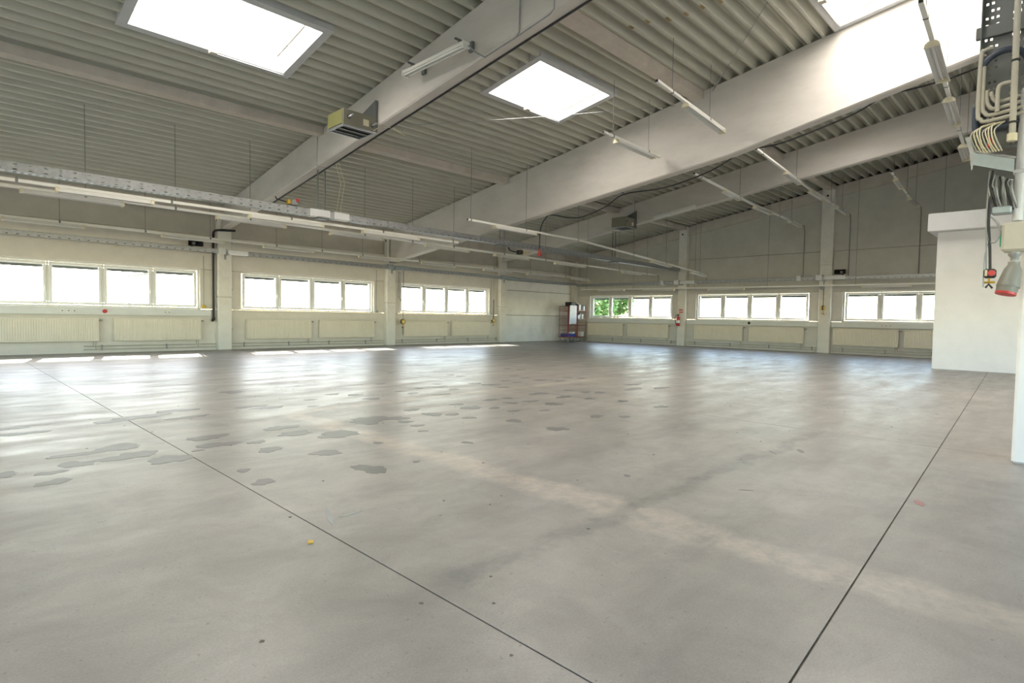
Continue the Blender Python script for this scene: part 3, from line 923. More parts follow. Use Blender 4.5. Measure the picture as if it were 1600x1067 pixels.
# ================================================================== LAMP ROWS
def lamp_row(label, pts, lamps, wires, cat='light', h=.05, refl_w=.15, drop=None, wtop=None):
    """white carrier rail through pts; lamps = (t0, t1) along the rail in metres; wires = positions in metres"""
    P = [Vector(p) for p in pts]
    seg = [(b - a).length for a, b in zip(P, P[1:])]
    tot = sum(seg)
    def at(s_):
        s_ = max(0, min(tot, s_))
        for a, b, l in zip(P, P[1:], seg):
            if s_ <= l + 1e-6: return a + (b - a) * (s_ / l)
            s_ -= l
        return P[-1]
    t = thing('lamp_row', label, cat, tuple(at(tot / 2)))
    rail = MB()
    for a, b in zip(P, P[1:]):
        d = (b - a).normalized(); sd = Vector((-d.y, d.x, 0)).normalized(); zv = Vector((0, 0, 1))
        q = []
        for e in (a, b):
            q += [e - sd * .03, e + sd * .03, e + sd * .03 + zv * h, e - sd * .03 + zv * h]
        rail.poly(q, [(3, 2, 1, 0), (4, 5, 6, 7), (0, 1, 5, 4), (1, 2, 6, 5), (2, 3, 7, 6), (3, 0, 4, 7)])
    rail.build('carrier_rail', M_RAIL, t)
    for e, dd in ((P[0], (P[0] - P[1]).normalized()), (P[-1], (P[-1] - P[-2]).normalized())):
        sd = Vector((-dd.y, dd.x, 0)).normalized()
        MB().poly([e + sd * a * .024 + Vector((0, 0, b)) + dd * c for c in (0, .012) for a, b in ((-1, .006), (1, .006), (1, h - .006), (-1, h - .006))], [(3, 2, 1, 0), (4, 5, 6, 7), (0, 1, 5, 4), (1, 2, 6, 5), (2, 3, 7, 6), (3, 0, 4, 7)]).build('rail_end', M_BLACK, t)
    for a_, b_ in lamps:
        a, b = at(a_), at(b_)
        d = (b - a).normalized(); sd = Vector((-d.y, d.x, 0)).normalized(); zv = Vector((0, 0, 1))
        w = refl_w / 2
        sec = [(-w, -.075), (-w * .45, -.004), (w * .45, -.004), (w, -.075), (w - .006, -.077), (w * .40, -.012), (-w * .40, -.012), (-w + .006, -.077)]
        q = [e + sd * u + zv * v for e in (a, b) for u, v in sec]
        F = [(i, (i + 1) % 8, 8 + (i + 1) % 8, 8 + i) for i in range(8)]
        r_ = MB().poly(q, F).build('reflector', M_REFL, t)
        MB().tube([a + d * .05 - zv * .042, b - d * .05 - zv * .042], .013, 8).build('tube', M_TUBE, r_)
        for e, g in ((a, d), (b, -d)):
            cs = [(-w * 1.04, -.078), (-w * .9, -.03), (-w * .5, .006), (w * .5, .006), (w * .9, -.03), (w * 1.04, -.078)]
            q = [e + g * k_ + sd * u + zv * v for k_ in (-.012, .035) for u, v in cs]
            MB().poly(q, [tuple(range(5, -1, -1)), tuple(range(6, 12))] + [(i, (i + 1) % 6, 6 + (i + 1) % 6, 6 + i) for i in range(6)]).build('end_cap', M_CREAM, r_)
    for s_ in wires:
        p = at(s_)
        wv = MB().tube([p + Vector((0, 0, h)), (p.x, p.y, wtop if wtop else roof(p.y))], .0055, 5)
        wv.bevbox(p.x - .02, p.x + .02, p.y - .035, p.y + .035, p.z - .004, p.z + h + .008, .004)
        wv.build('suspension_wire', M_STEEL, t)
    if drop:
        MB().tube(drop, .012, 6).build('supply_cable', M_STEEL, t)
    return t
# row just below the long tray
xs_ = lambda x0: (lambda *v: [(a - x0, b - x0) for a, b in v])
lamp_row('white lamp row tucked under the long perforated tray', [(-23.6, -6.1, 3.27), (-13.1, -6.1, 3.24)], xs_(-23.6)((-22.18, -20.72), (-18.92, -17.25), (-16.18, -14.5)), (.9, 3.2, 5.6, 8.0, 10.3), wtop=3.355)
# row hung on the wires in front of the second tray
lamp_row('long white lamp row on thin wires crossing the hall towards the extinguisher pillar', [(-23.6, -5.05, 3.34), (-12.5, -5.05, 3.25), (-.35, -5.05, 3.16)],
         xs_(-23.6)((-22.56, -20.99), (-19.23, -17.67), (-16.49, -14.94), (-13.45, -11.8), (-10.64, -9.03), (-7.54, -5.80), (-3.14, -1.68)), [2.0, 3.55, 5.1, 8.1, 9.66, 11.2, 13.4, 15.5, 18.0, 20.2, 22.4],
         drop=[(-.35, -5.05, 3.18), (-.22, -5.06, 3.17), (-.2, -5.07, 3.05), (-.3, -5.08, 2.93), (-.34, -5.1, 2.84)])
lamp_row('white lamp row on wires closest to the long window wall', [(-23.6, -1.1, 3.27), (-14, -1.1, 3.19), (-.2, -1.1, 3.13)],
         xs_(-23.6)((-22.55, -21.02), (-19.31, -17.73), (-16.59, -14.99), (-13.34, -11.74), (-10.67, -9.04), (-7.48, -5.82), (-4.83, -3.22), (-1.73, -.2)), [2.1, 3.9, 5.5, 7.4, 8.9, 10.4, 12.8, 14.5, 16.7, 19.0, 21.5])
lamp_row('bent white lamp row sagging from the deep beam to the gable', [(-13.96, -7.5, 3.63), (-9.4, -7.5, 3.60), (-4.97, -7.5, 3.36), (-.38, -7.5, 3.08)],
         [(.95, 2.6), (9.05, 10.4), (12.15, 13.5)], [.1, 2.2, 4.6, 7.8, 10.1, 12.9],
         drop=[(-.40, -7.5, 3.08), (-.38, -7.5, 3.04), (-.36, -7.45, 2.86)])
lamp_row('thin lamp row along the gable just above the windows', [(-1.1, -1.3, 2.555), (-1.1, -9.5, 2.47), (-1.1, -15.9, 2.445)], [(1.04, 2.5), (3.5, 5.05), (6.6, 8.1), (12.2, 13.6)], [.3, 3, 6, 9, 12.0, 14.4])
lamp_row('short hanging lamp in front of the deep beam, right of the second skylight', [(-13.95, -11.7, 4.97), (-11.68, -11.7, 4.94)], [(.48, 2.0)], [.35, 1.75])
lamp_row('hanging lamp under the stained purlin in front of the deep beam', [(-14.5, -13.25, 5.42), (-11.70, -13.25, 5.22)], [(1.07, 2.72)], [.55, 2.1])
lamp_row('slanting lamp row behind the deep beam, lower of the two above the gable', [(-9.0, -11.2, 5.14), (-5, -11.2, 4.92), (-.3, -11.2, 4.84)], [(1.9, 3.0), (4.2, 5.6), (7.4, 8.6)], [.4, 3.0, 6.4, 7.6],
         drop=[(-.3, -11.2, 4.87), (-.08, -11.22, 4.86), (-.05, -11.24, 4.6), (-.05, -11.24, 2.85)])
lamp_row('slanting lamp row behind the deep beam, upper of the two above the gable', [(-8.75, -12.77, 5.56), (-4.4, -12.77, 5.25), (-.3, -12.77, 5.12)], [(2.1, 3.3), (4.3, 5.6), (7.1, 8.4)], [.4, 3.0, 6.4, 7.7],
         drop=[(-.3, -12.77, 5.14), (-.08, -12.79, 5.12), (-.05, -12.8, 4.9), (-.05, -12.8, 2.85)])
lamp_row('short lamp row near the gable, above the white cabin', [(-4.45, -14.9, 5.46), (-1.6, -14.9, 5.12), (-.28, -14.9, 5.12)], [(.55, 1.4), (2.6, 3.9)], [.3, 2.2, 3.6],
         drop=[(-.28, -14.9, 5.14), (-.07, -14.92, 5.12), (-.05, -14.93, 4.9), (-.05, -14.93, 2.85)])
lamp_row('nearest lamp row at upper right, crossing the glaring beam', [(-14.9, -17.24, 5.2), (-5.95, -16.77, 5.2)], [(1.28, 2.9), (3.98, 5.65), (7.5, 8.9)], [.5, 3.4, 6.3, 8.6], refl_w=.19)

# lamp on brackets at the face of the nearest beam, with its conduit
t = thing('wall_lamp', 'twin-tube lamp on two brackets at the face of the nearest beam', 'light', (-17.6, -11, 5.4))
for y in (-10.35, -11.62):
    z = 5.50
    MB().bevbox(-17.86, -17.485, y - .02, y + .02, z + .03, z + .055, .004).build('bracket', M_STEEL, t)
    MB().bevbox(-17.54, -17.485, y - .05, y + .05, z - .06, z + .10, .006).build('bracket', M_STEEL, t)
    MB().tube([(-17.78, y, z + .04), (-17.78, y, z - .05)], .008, 6).build('bracket_bolt', M_STEEL, t)
MB().bevbox(-17.85, -17.71, -11.80, -10.17, 5.395, 5.455, .012).build('housing', M_RAIL, t)
for x in (-17.82, -17.74):
    MB().tube([(x, -11.76, 5.378), (x, -10.21, 5.378)], .013, 8).build('tube', M_TUBE, t)
for y in (-11.80, -10.17):
    MB().bevbox(-17.855, -17.705, y - .012, y + .012, 5.355, 5.462, .006).build('end_cap', M_RAIL, t)
t = thing('conduit', 'thin grey conduit climbing the face of the nearest beam', 'conduit', (-17.5, -12.3, 5.3))
MB().tube([(-17.75, -11.82, 5.40), (-17.66, -11.9, 5.30), (-17.52, -11.96, 5.25), (-17.51, -12.62, 5.345), (-17.51, -12.70, 5.40), (-17.51, -12.71, 6.0)], .012, 8).build('conduit_run', M_GALVD, t)
MB().tube([(-17.51, -12.62, 5.345), (-17.51, -13.30, 5.45), (-17.51, -13.38, 5.50), (-17.51, -13.40, 6.2)], .010, 8).build('conduit_run', M_GALVD, t)
t = thing('strip_lamp', 'pale strip lamp fixed along the lower edge of the farthest beam', 'light', (-5.6, -8.7, 4.6))
q = [(-5.60, y, bot13(y) - .02 + dz) for y in (-7.95, -9.5) for dz in (0, .10)] + [(-5.49, y, bot13(y) - .02 + dz) for y in (-7.95, -9.5) for dz in (0, .10)]
MB().poly(q, [(0, 2, 3, 1), (4, 5, 7, 6), (0, 1, 5, 4), (2, 6, 7, 3), (0, 4, 6, 2), (1, 3, 7, 5)]).build('housing', M_RAIL, t)
MB().tube([(-5.615, -8.0, bot13(-8.0) + .02), (-5.615, -9.45, bot13(-9.45) + .02)], .014, 8).build('tube', M_TUBE, t)

# ================================================================== HEATERS ON THE BEAMS
def heater(label, x0, x1, y0, y1, z0, z1, front, plate):
    """x1 = beam face; y0 = camera-side face (lower y)"""
    t = thing('air_heater', label, 'heater', ((x0 + x1) / 2, (y0 + y1) / 2, z0))
    body = MB()
    body.bevbox(x0, x1 - .06, y0, y1, z0 + .03, z1, .008)
    body.build('casing', M_HEAT, t)
    MB().bevbox(x0 - .012, x0, y0 + .015, y1 - .015, z0 + .04, z1 - .012, .004).build('front_panel', front, t)
    # outlet hood under the casing: sheet rim, dark mouth, two louvre blades
    rim = MB()
    bar = .035
    for a in ((x0, x1 - .06, y0, y0 + bar), (x0, x1 - .06, y1 - bar, y1), (x0, x0 + bar, y0 + bar, y1 - bar), (x1 - .06 - bar, x1 - .06, y0 + bar, y1 - bar)):
        rim.box(a[0], a[1], a[2], a[3], z0, z0 + .03)
    rim.build('outlet_rim', M_GALV, t)
    MB().box(x0 + .04, x1 - .10, y0 + .04, y1 - .04, z0 + .022, z0 + .031).build('outlet_mouth', M_BLACK, t)
    for k_ in (.35, .7):
        yy = y0 + (y1 - y0) * k_
        MB().prism([(yy, z0 + .002), (yy + .10, z0 + .02), (yy + .10, z0 + .024), (yy, z0 + .006)], 'x', x0 + .04, x1 - .10).build('louvre', M_STEEL, t)
    for fx in (.16, .82):
        xx = x0 + (x1 - x0) * fx
        zz = (z0 + z1) / 2 + (.02 if fx < .5 else -.02)
        MB().tube([(xx, y0 + .005, zz), (xx, y0 - .05, zz), (xx + .02, y0 - .075, zz + .02), (xx + .05, y0 - .08, zz + .04)], .022, 8).build('pipe_elbow', M_GALV, t)
        MB().tube([(xx, y0 + .001, zz), (xx, y0 - .012, zz)], .034, 12).build('pipe_collar', M_BLACK, t)
    MB().bevbox(x0 + (x1 - x0) * .56, x0 + (x1 - x0) * .72, y0 - .003, y0, z0 + .10, z0 + .22, .001).build('rating_plate', M_CREAM, t)
    # wedge-shaped back plate against the beam
    MB().prism(plate, 'x', x1 - .058, x1 - .004).build('back_plate', M_STEEL, t)
    return t
heater('green-fronted air heater on the face of the nearest beam', -18.255, X1, -8.85, -8.27, 4.70, 5.02, M_GREEN, [(-8.83, 4.74), (-8.83, 5.36), (-8.2, 5.16), (-8.2, 4.85)])
heater('grey-brown air heater on the face of the farthest beam', -6.22, X3, -7.17, -6.58, 4.46, 4.83, M_HEAT, [(-7.17, 4.48), (-7.17, 5.12), (-6.6, 4.9), (-6.6, 4.6)])
t = thing('control_cable', 'thin yellow cable tied in a loop under the nearest beam by the heater', 'cable', (-17.2, -8.9, 4.8))
MB().tube([(-17.60, -8.86, 4.75), (-17.45, -8.9, bot13(-8.9) - .015), (-17.22, -8.95, bot13(-8.95) - .02), (-17.0, -8.98, 4.80), (-16.98, -8.98, 4.90), (-16.95, -8.98, 4.78), (-17.2, -8.93, bot13(-8.95) - .03)], .008, 6).build('cable', M_CREAM, t)
t = thing('hanging_cord', 'pair of yellow cords hanging from the nearest beam to the tray', 'cord', (-16.8, -6.3, 3.6))
MB().tube([(-17.27, -6.75, bot13(-6.75) - .005), (-17.0, -6.5, 4.2), (-16.90, -6.12, 3.60)], .007, 6).build('cord', M_CREAM, t)
MB().tube([(-17.26, -6.85, bot13(-6.85) - .005), (-16.90, -6.5, 4.2), (-16.80, -6.10, 3.59)], .007, 6).build('cord', M_CREAM, t)

# ================================================================== CABLES ON THE BEAMS
def smooth(pts, n=5):
    P = [Vector(p) for p in pts]
    out = []
    for i in range(len(P) - 1):
        p0, p1, p2, p3 = P[max(i - 1, 0)], P[i], P[i + 1], P[min(i + 2, len(P) - 1)]
        for k_ in range(n):
            u = k_ / n
            out.append(0.5 * ((2 * p1) + (p2 - p0) * u + (2 * p0 - 5 * p1 + 4 * p2 - p3) * u * u + (3 * p1 - p0 - 3 * p2 + p3) * u ** 3))
    return out + [P[-1]]
tag(MB().tube([(X1 + .235, y, bot13(y) - .012) for y in (-3.3, -6.2, -9, -12, -15, -18.2)], .018, 8).build('power_cable', M_BLACK), 'straight black cable along the lower edge of the nearest beam', 'cable')
t = thing('power_cable', 'drooping black cable along the deep beam, ending in a red connector', 'cable', (-11.15, -12, 4.3))
cp = [(-17.9, 5.62), (-17.44, 5.53), (-17.01, 5.45), (-16.55, 5.42), (-16.10, 5.40), (-15.65, 5.21), (-15.20, 5.09), (-14.61, 4.96), (-14.16, 4.89), (-13.45, 4.86), (-12.68, 4.57), (-11.77, 4.39), (-11.25, 4.36), (-10.35, 4.36), (-9.78, 4.11), (-9.08, 3.94), (-8.63, 3.95), (-8.00, 4.10), (-7.76, 4.09), (-7.55, 3.85), (-7.49, 3.57), (-7.49, 3.15)]
MB().tube(smooth([(-11.15, y, z) for y, z in cp]), .016, 8).build('cable', M_BLACK, t)
MB().tube([(-11.15, -7.49, 3.17), (-11.15, -7.49, 3.12), (-11.15, -7.49, 3.0), (-11.15, -7.49, 2.96)], .03, 10, radii=[.022, .03, .042, .05]).build('connector', M_RED, t)
for y, z in ((-16.1, 5.42), (-13.38, 4.88), (-10.3, 4.40), (-7.85, 4.11)):
    MB().bevbox(-11.23, -11.06, y - .025, y + .025, z + .008, z + .035, .005).build('cable_hook', M_STEEL, t)
tag(MB().tube([(-17.24, -9.375, 4.82), (-14.4, -10.66, 5.44), (-11.49, -11.94, 6.14)], .006, 5).build('tie_wire', M_GALV), 'thin grey wire slanting across below the second skylight', 'wire')
tag(MB().tube([(-13.56, -14.81, roof(-14.81)), (-12.5, -13.8, 6.42), (-11.49, -12.86, 6.24)], .009, 6).build('tie_rod', M_GALVD), 'thin rod slanting from the roof to the deep beam, above the stained purlin', 'rod')

# ================================================================== FIXTURES ON THE LONG WALL
t = thing('drain_pipe', 'black pipe bent around the nearest pillar on the long wall', 'pipe', (-17.69, -.1, .9))
MB().tube([(-17.12, -.27, 3.66), (-17.64, -.27, 3.62), (-17.69, -.24, 3.60), (-17.69, -.10, 3.57), (-17.69, -.08, 3.5), (-17.69, -.08, 1.0)], .032, 10).build('pipe_run', M_BLACK, t)
MB().tube([(-17.69, -.08, 1.0), (-17.69, -.08, .93), (-17.74, -.12, .90)], .045, 10).build('pipe_valve', M_BLACK, t)
MB().tube([(-17.64, -.05, 3.0), (-17.64, -.05, 1.05)], .02, 8).build('side_pipe', M_PIPEW, t)
t = thing('conduit', 'thin conduit with black clips down the right side of the nearest pillar', 'conduit', (-17.17, -.05, 0))
MB().tube([(-17.17, -.04, 3.62), (-17.17, -.04, .22)], .010, 6).build('conduit_run', M_GREY, t)
for z in (3.3, 1.86, .63):
    MB().bevbox(-17.20, -17.14, -.065, -.02, z - .03, z + .03, .006).build('clip', M_BLACK, t)
def pull_rod(label, x, z0, z1):
    t = thing('blind_rod', label, 'rod', (x, -.03, z0))
    MB().tube([(x, -.025, z1), (x, -.025, z0)], .008, 6).build('rod', M_GALVD, t)
    MB().bevbox(x - .05, x + .05, -.06, -.005, z0 - .09, z0, .008).build('crank_box', M_YELLOW if x < -17 else M_GREY, t)
pull_rod('thin rod with a yellow box at the leftmost window, near the black pipe', -17.95, 1.36, 2.84)
pull_rod('thin rod at the right edge of the second long-wall window', -11.96, 1.33, 2.84)
pull_rod('thin rod at the right edge of the third long-wall window', -6.02, 1.33, 2.82)

def horn(label, wall, u0, u1, z0, z1):
    W_ = wall_xf(wall)
    t = thing('loudspeaker', label, 'loudspeaker', W_((u0 + u1) / 2, .2, z0))
    uc, zc = (u0 + u1) / 2, (z0 + z1) / 2
    back = [W_(uc + (u0 - uc) * .35, .10, zc - .05), W_(uc + (u1 - uc) * .35, .10, zc - .05), W_(uc + (u1 - uc) * .35, .10, zc + .05), W_(uc + (u0 - uc) * .35, .10, zc + .05)]
    frnt = [W_(u0, .40, z0), W_(u1, .40, z0), W_(u1, .40, z1), W_(u0, .40, z1)]
    MB().poly(back + frnt, [(3, 2, 1, 0), (0, 1, 5, 4), (1, 2, 6, 5), (2, 3, 7, 6), (3, 0, 4, 7)]).build('horn', M_BLACK, t)
    MB().tube([W_(uc, .06, zc), W_(uc, .14, zc)], .07, 12).build('driver', M_BLACK, t)
    MB().tube([W_(uc, .12, zc), W_(uc, .22, zc)], .045, 12, radii=[.03, .05]).build('throat', M_GREY, t)
    a, b = W_(uc - .02, .0, zc - .12), W_(uc + .02, .08, zc + .02)
    MB().bevbox(a[0], b[0], a[1], b[1], a[2], b[2], .005).build('bracket', M_STEEL, t)
horn('black horn loudspeaker above the leftmost window, beside the pillar', 'A', -18.47, -18.07, 3.07, 3.27)
horn('black horn loudspeaker on the gable beside the right pillar', 'B', -12.42, -12.80, 2.93, 3.10)

def pendant(label, loc, ztop, zbot, coil=None, square=False, thick=.010):
    x, y = loc
    t = thing('pendant_socket', label, 'socket', (x, y, zbot - .2))
    MB().tube([(x, y, ztop), (x + .004, y, (ztop + zbot) / 2), (x, y, zbot)], thick, 8).build('cable', M_BLACK, t)
    if square:
        MB().bevbox(x - .04, x + .04, y - .075, y + .075, zbot - .15, zbot, .012).build('socket_body', M_YELLOW, t)
        MB().bevbox(x - .045, x + .045, y - .022, y + .022, zbot - .155, zbot + .02, .008).build('grip', M_BLACK, t)
        MB().bevbox(x - .052, x - .04, y - .065, y - .03, zbot - .10, zbot - .05, .004).build('outlet', M_CREAM, t)
    else:
        MB().tube([(x, y + .04, zbot - .09), (x, y - .04, zbot - .09)], .095, 14).build('socket_body', M_YELLOW, t)
        MB().tube([(x, y + .03, zbot - .09), (x, y - .03, zbot - .09)], .108, 14).build('rubber_ring', M_BLACK, t)
        MB().tube([(x, y - .038, zbot - .09), (x, y - .046, zbot - .09)], .045, 12).build('outlet', M_CREAM, t)
    hk = [(x, y, zbot - .16), (x, y, zbot - .26), (x + (0 if square else .04), y + (.04 if square else 0), zbot - .30), (x + (0 if square else .07), y + (.07 if square else 0), zbot - .27)]
    MB().tube(hk, .013, 8).build('hook', M_YELLOW, t)
    MB().tube([(x, y, zbot - .26), (x - (0 if square else .05), y - (.05 if square else 0), zbot - .33)], .012, 6).build('tail', M_BLACK, t)
    return t
t = pendant('round yellow pendant socket hanging before the radiator under the third window', (-11.0, -.38), 2.86, 1.00)
MB().tube([(-11.0, -.38, .70), (-11.0, -.38, .41)], .010, 6).build('cable_tail', M_BLACK, t)
t = pendant('yellow pendant socket on a thick black strap right of the third window', (-6.2, -.38), 1.92, 1.08, thick=.02)
MB().tube([(-6.2, -.37, 2.862), (-6.2, -.38, 1.92)], .006, 6).build('hanging_wire', M_STEEL, t)
t = pendant('small square yellow pendant socket hanging at the right gable pillar', (-.36, -12.08), 2.70, 1.77, square=True)
MB().tube([(-.31, -12.02, 2.45), (-.40, -12.02, 2.45)], .085, 14).build('cable_reel', M_GALVD, t)
t = thing('coiled_cable', 'pale coiled cable hanging beside the second pillar of the long wall', 'cable', (-11.16, -.36, 1.75))
MB().tube([(-11.17 + .055 * math.cos(k_ * .7), -.38 + .055 * math.sin(k_ * .7), 2.80 - k_ * 1.0 / 150) for k_ in range(150)], .009, 5).build('coil', M_GALVD, t)
MB().tube([(-11.15, -.38, 1.80), (-11.13, -.38, 1.74), (-11.03, -.38, 1.74), (-11.02, -.38, 1.70)], .011, 6).build('coil_end', M_BLACK, t)

# sockets parked on / under the long tray
t = thing('pendant_socket', 'yellow and red socket lying on top of the long tray under the nearest beam', 'socket', (-18.05, -6.1, 3.57))
MB().bevbox(-18.02, -17.86, -6.17, -6.03, 3.58, 3.72, .02).build('socket_body', M_GREY, t)
MB().bevbox(-17.92, -17.85, -6.18, -6.02, 3.66, 3.74, .01).build('lid', M_RED, t)
MB().bevbox(-18.10, -18.03, -6.16, -6.04, 3.60, 3.70, .01).build('grip', M_YELLOW, t)
MB().tube([(-18.10, -6.1, 3.64), (-18.34, -6.1, 3.68), (-18.36, -6.1, 3.73)], .014, 6).build('hook', M_BLACK, t)
t = thing('pendant_socket', 'black and yellow socket dangling below the long tray behind the deep beam', 'socket', (-10.5, -6.1, 3.14))
MB().tube(smooth([(-11.05, -6.1, 3.33), (-11.0, -6.1, 3.26), (-10.85, -6.1, 3.22), (-10.62, -6.1, 3.22)]), .020, 8).build('cable', M_BLACK, t)
MB().bevbox(-10.62, -10.46, -6.18, -6.02, 3.15, 3.29, .015).build('socket_body', M_BLACK, t)
MB().bevbox(-10.455, -10.40, -6.17, -6.03, 3.16, 3.28, .01).build('lid', M_YELLOW, t)
MB().tube([(-10.40, -6.1, 3.22), (-10.12, -6.1, 3.22), (-10.07, -6.1, 3.27)], .012, 6).build('hook', M_YELLOW, t)

# ================================================================== GABLE WALL FIXTURES
t = thing('fire_extinguisher', 'red fire extinguisher hanging on the gable pillar', 'extinguisher', (-.31, -6.16, .88))
MB().tube([(-.31, -6.16, z) for z in (.89, .91, 1.22, 1.27, 1.31, 1.33)], .08, 16, radii=[.066, .078, .078, .066, .035, .028]).build('cylinder', M_RED, t)
MB().tube([(-.31, -6.16, 1.33), (-.31, -6.16, 1.38)], .025, 10).build('valve', M_BLACK, t)
MB().bevbox(-.33, -.29, -6.24, -6.09, 1.375, 1.395, .006).build('handle', M_BLACK, t)
MB().bevbox(-.325, -.295, -6.24, -6.12, 1.41, 1.43, .006).build('lever', M_RED, t)
MB().tube(smooth([(-.31, -6.14, 1.36), (-.31, -6.04, 1.34), (-.32, -6.02, 1.22), (-.32, -6.04, 1.05), (-.33, -6.06, .98)]), .013, 8).build('hose', M_BLACK, t)
MB().tube([(-.31, -6.16, 1.02), (-.31, -6.16, 1.14)], .0795, 16, cap=False).build('paper_label', M_WHITE, t)
MB().bevbox(-.235, -.2, -6.20, -6.12, 1.10, 1.30, .004).build('wall_hook', M_GREY, t)
t = thing('safety_sign', 'small red extinguisher sign on the gable pillar above the extinguisher', 'sign', (-.21, -6.23, 1.49))
MB().bevbox(-.208, -.201, -6.32, -6.14, 1.475, 1.635, .001).build('sign_plate', M_RED, t)
MB().prism([(-6.21, 1.50), (-6.17, 1.50), (-6.17, 1.58), (-6.18, 1.60), (-6.20, 1.60), (-6.21, 1.58)], 'x', -.210, -.2085).build('extinguisher_symbol', M_WHITE, t)
MB().prism([(-6.30, 1.52), (-6.25, 1.52), (-6.24, 1.55), (-6.26, 1.60), (-6.27, 1.57), (-6.29, 1.60), (-6.305, 1.55)], 'x', -.210, -.2085).build('flame_symbol', M_WHITE, t)

# ================================================================== ROLL CAGES IN THE CORNER
def roll_cage(label, x0, x1, y0, y1, H):
    t = thing('roll_cage', label, 'roll cage', ((x0 + x1) / 2, (y0 + y1) / 2, 0))
    b = MB().bevbox(x0, x1, y0, y1, .20, .235, .006).build('base', M_REDMETAL, t)
    for x in (x0 + .05, x1 - .05):
        for y in (y0 + .06, y1 - .06):
            c = MB().tube([(x - .018, y, .065), (x + .018, y, .065)], .065, 14).build('caster_wheel', M_GREY, t)
            MB().bevbox(x - .03, x + .03, y - .025, y + .025, .125, .20, .005).build('caster_fork', M_GALV, c)
    for x in (x0 + .012, x1 - .012):
        for y in (y0 + .012, y1 - .012):
            MB().tube([(x, y, .22), (x, y, H)], .014, 8).build('post', M_REDMETAL, t)
        for z in (H, .80, 1.15, 1.5):
            MB().tube([(x, y0 + .012, z), (x, y1 - .012, z)], .009, 6).build('cross_bar', M_REDMETAL, t)
        for k_ in range(1, 6):
            y = y0 + (y1 - y0) * k_ / 6
            MB().tube([(x, y, .23), (x, y, H)], .005, 5).build('mesh_wire', M_REDMETAL, t)
    for z in (H, .55, .80, 1.15, 1.5):
        MB().tube([(x0 + .012, y1 - .012, z), (x1 - .012, y1 - .012, z)], .008, 6).build('cross_bar', M_REDMETAL, t)
    for k_ in range(1, 6):
        x = x0 + (x1 - x0) * k_ / 6
        MB().tube([(x, y1 - .012, .23), (x, y1 - .012, H)], .005, 5).build('mesh_wire', M_REDMETAL, t)
    for z in (.62, .80):
        MB().tube([(x0 + .012, y0 + .012, z), (x1 - .012, y0 + .012, z)], .008, 6).build('front_bar', M_REDMETAL, t)
    return t
roll_cage('red wire roll cage with the pale board on it, in the far corner', -1.86, -1.16, -1.02, -.42, 1.75)
t = roll_cage('red wire roll cage with loaded shelves, right of the pair in the corner', -1.10, -.42, -1.02, -.42, 1.78)
for z in (.90, 1.14, 1.56):
    MB().bevbox(-1.08, -.44, -1.0, -.44, z - .025, z, .004).build('shelf', mat('shelf_board', (0.55, 0.42, 0.30), .6), t)
tag(MB().prism([(-1.84, .86), (-1.27, .88), (-1.27, 1.79), (-1.80, 1.79)], 'y', -1.062, -1.05).build('sheet_board', mat('pale_sheet', (0.62, 0.62, 0.66), .4)), 'pale grey board leaning on the left roll cage', 'board')
def carton(label, cat, x0, x1, y0, y1, z0, z1, m_, lidm=None):
    t = thing('carton' if cat == 'box' else cat.replace(' ', '_'), label, cat, ((x0 + x1) / 2, (y0 + y1) / 2, z0))
    MB().bevbox(x0, x1, y0, y1, z0, z1, .008).build('body', m_, t)
    MB().bevbox(x0 - .006, x1 + .006, y0 - .006, y1 + .006, z1 - .035, z1 + .004, .005).build('lid', lidm or m_, t)
M_BLUEP = mat('blue_plastic', (0.04, 0.06, 0.30), .4)
carton('black box lying across the top of the left roll cage', 'box', -1.50, -1.14, -.9, -.5, 1.765, 1.96, M_BLACK)
carton('black box with pale edge on the top shelf, left end', 'box', -1.03, -.95, -.95, -.55, 1.562, 1.90, M_BLACK, M_WHITE)
carton('white box on the top shelf of the right roll cage', 'box', -.92, -.80, -.95, -.55, 1.562, 1.84, M_WHITE)
carton('black box on the top shelf, in the middle', 'box', -.78, -.60, -.95, -.55, 1.562, 1.80, M_BLACK)
carton('black and white box on the top shelf, right end', 'box', -.57, -.46, -.95, -.55, 1.562, 1.82, M_WHITE, M_BLACK)
carton('white carton on the middle shelf', 'box', -1.03, -.88, -.95, -.6, 1.142, 1.34, M_WHITE, M_GREY)
carton('dark grey canister on the middle shelf', 'canister', -.84, -.72, -.92, -.6, 1.142, 1.42, M_STEEL, M_BLACK)
carton('small pale carton on the middle shelf, right end', 'box', -.66, -.52, -.92, -.6, 1.142, 1.36, M_CREAM, M_WHITE)
carton('white canister at the bottom of the right roll cage', 'canister', -.70, -.50, -.95, -.7, .238, .48, M_WHITE)
carton('blue crate at the bottom of the left roll cage', 'crate', -1.82, -1.22, -.98, -.5, .238, .38, M_BLUEP)
carton('white carton on top of the blue crate', 'box', -1.42, -1.24, -.95, -.7, .386, .46, M_WHITE)

for o in list(COL.objects):
    if o.parent is None and o.name.split('.')[0] in ('roll_cage', 'sheet_board', 'carton', 'canister', 'crate'):
        o.location.x += 0.16

# ================================================================== WHITE CABIN
t = thing('office_cabin', 'white built-in cabin with projecting top band at the right', 'cabin', (-4.0, -18.5, 0))
MB().bevbox(-5.66, -1.2, -20.5, -16.21, 0, 3.50, .012).build('cabin_wall', M_WHITE, t)
MB().bevbox(-5.90, -1.0, -20.6, -16.03, 3.505, 3.95, .015).build('roof_band', M_WHITE, t)

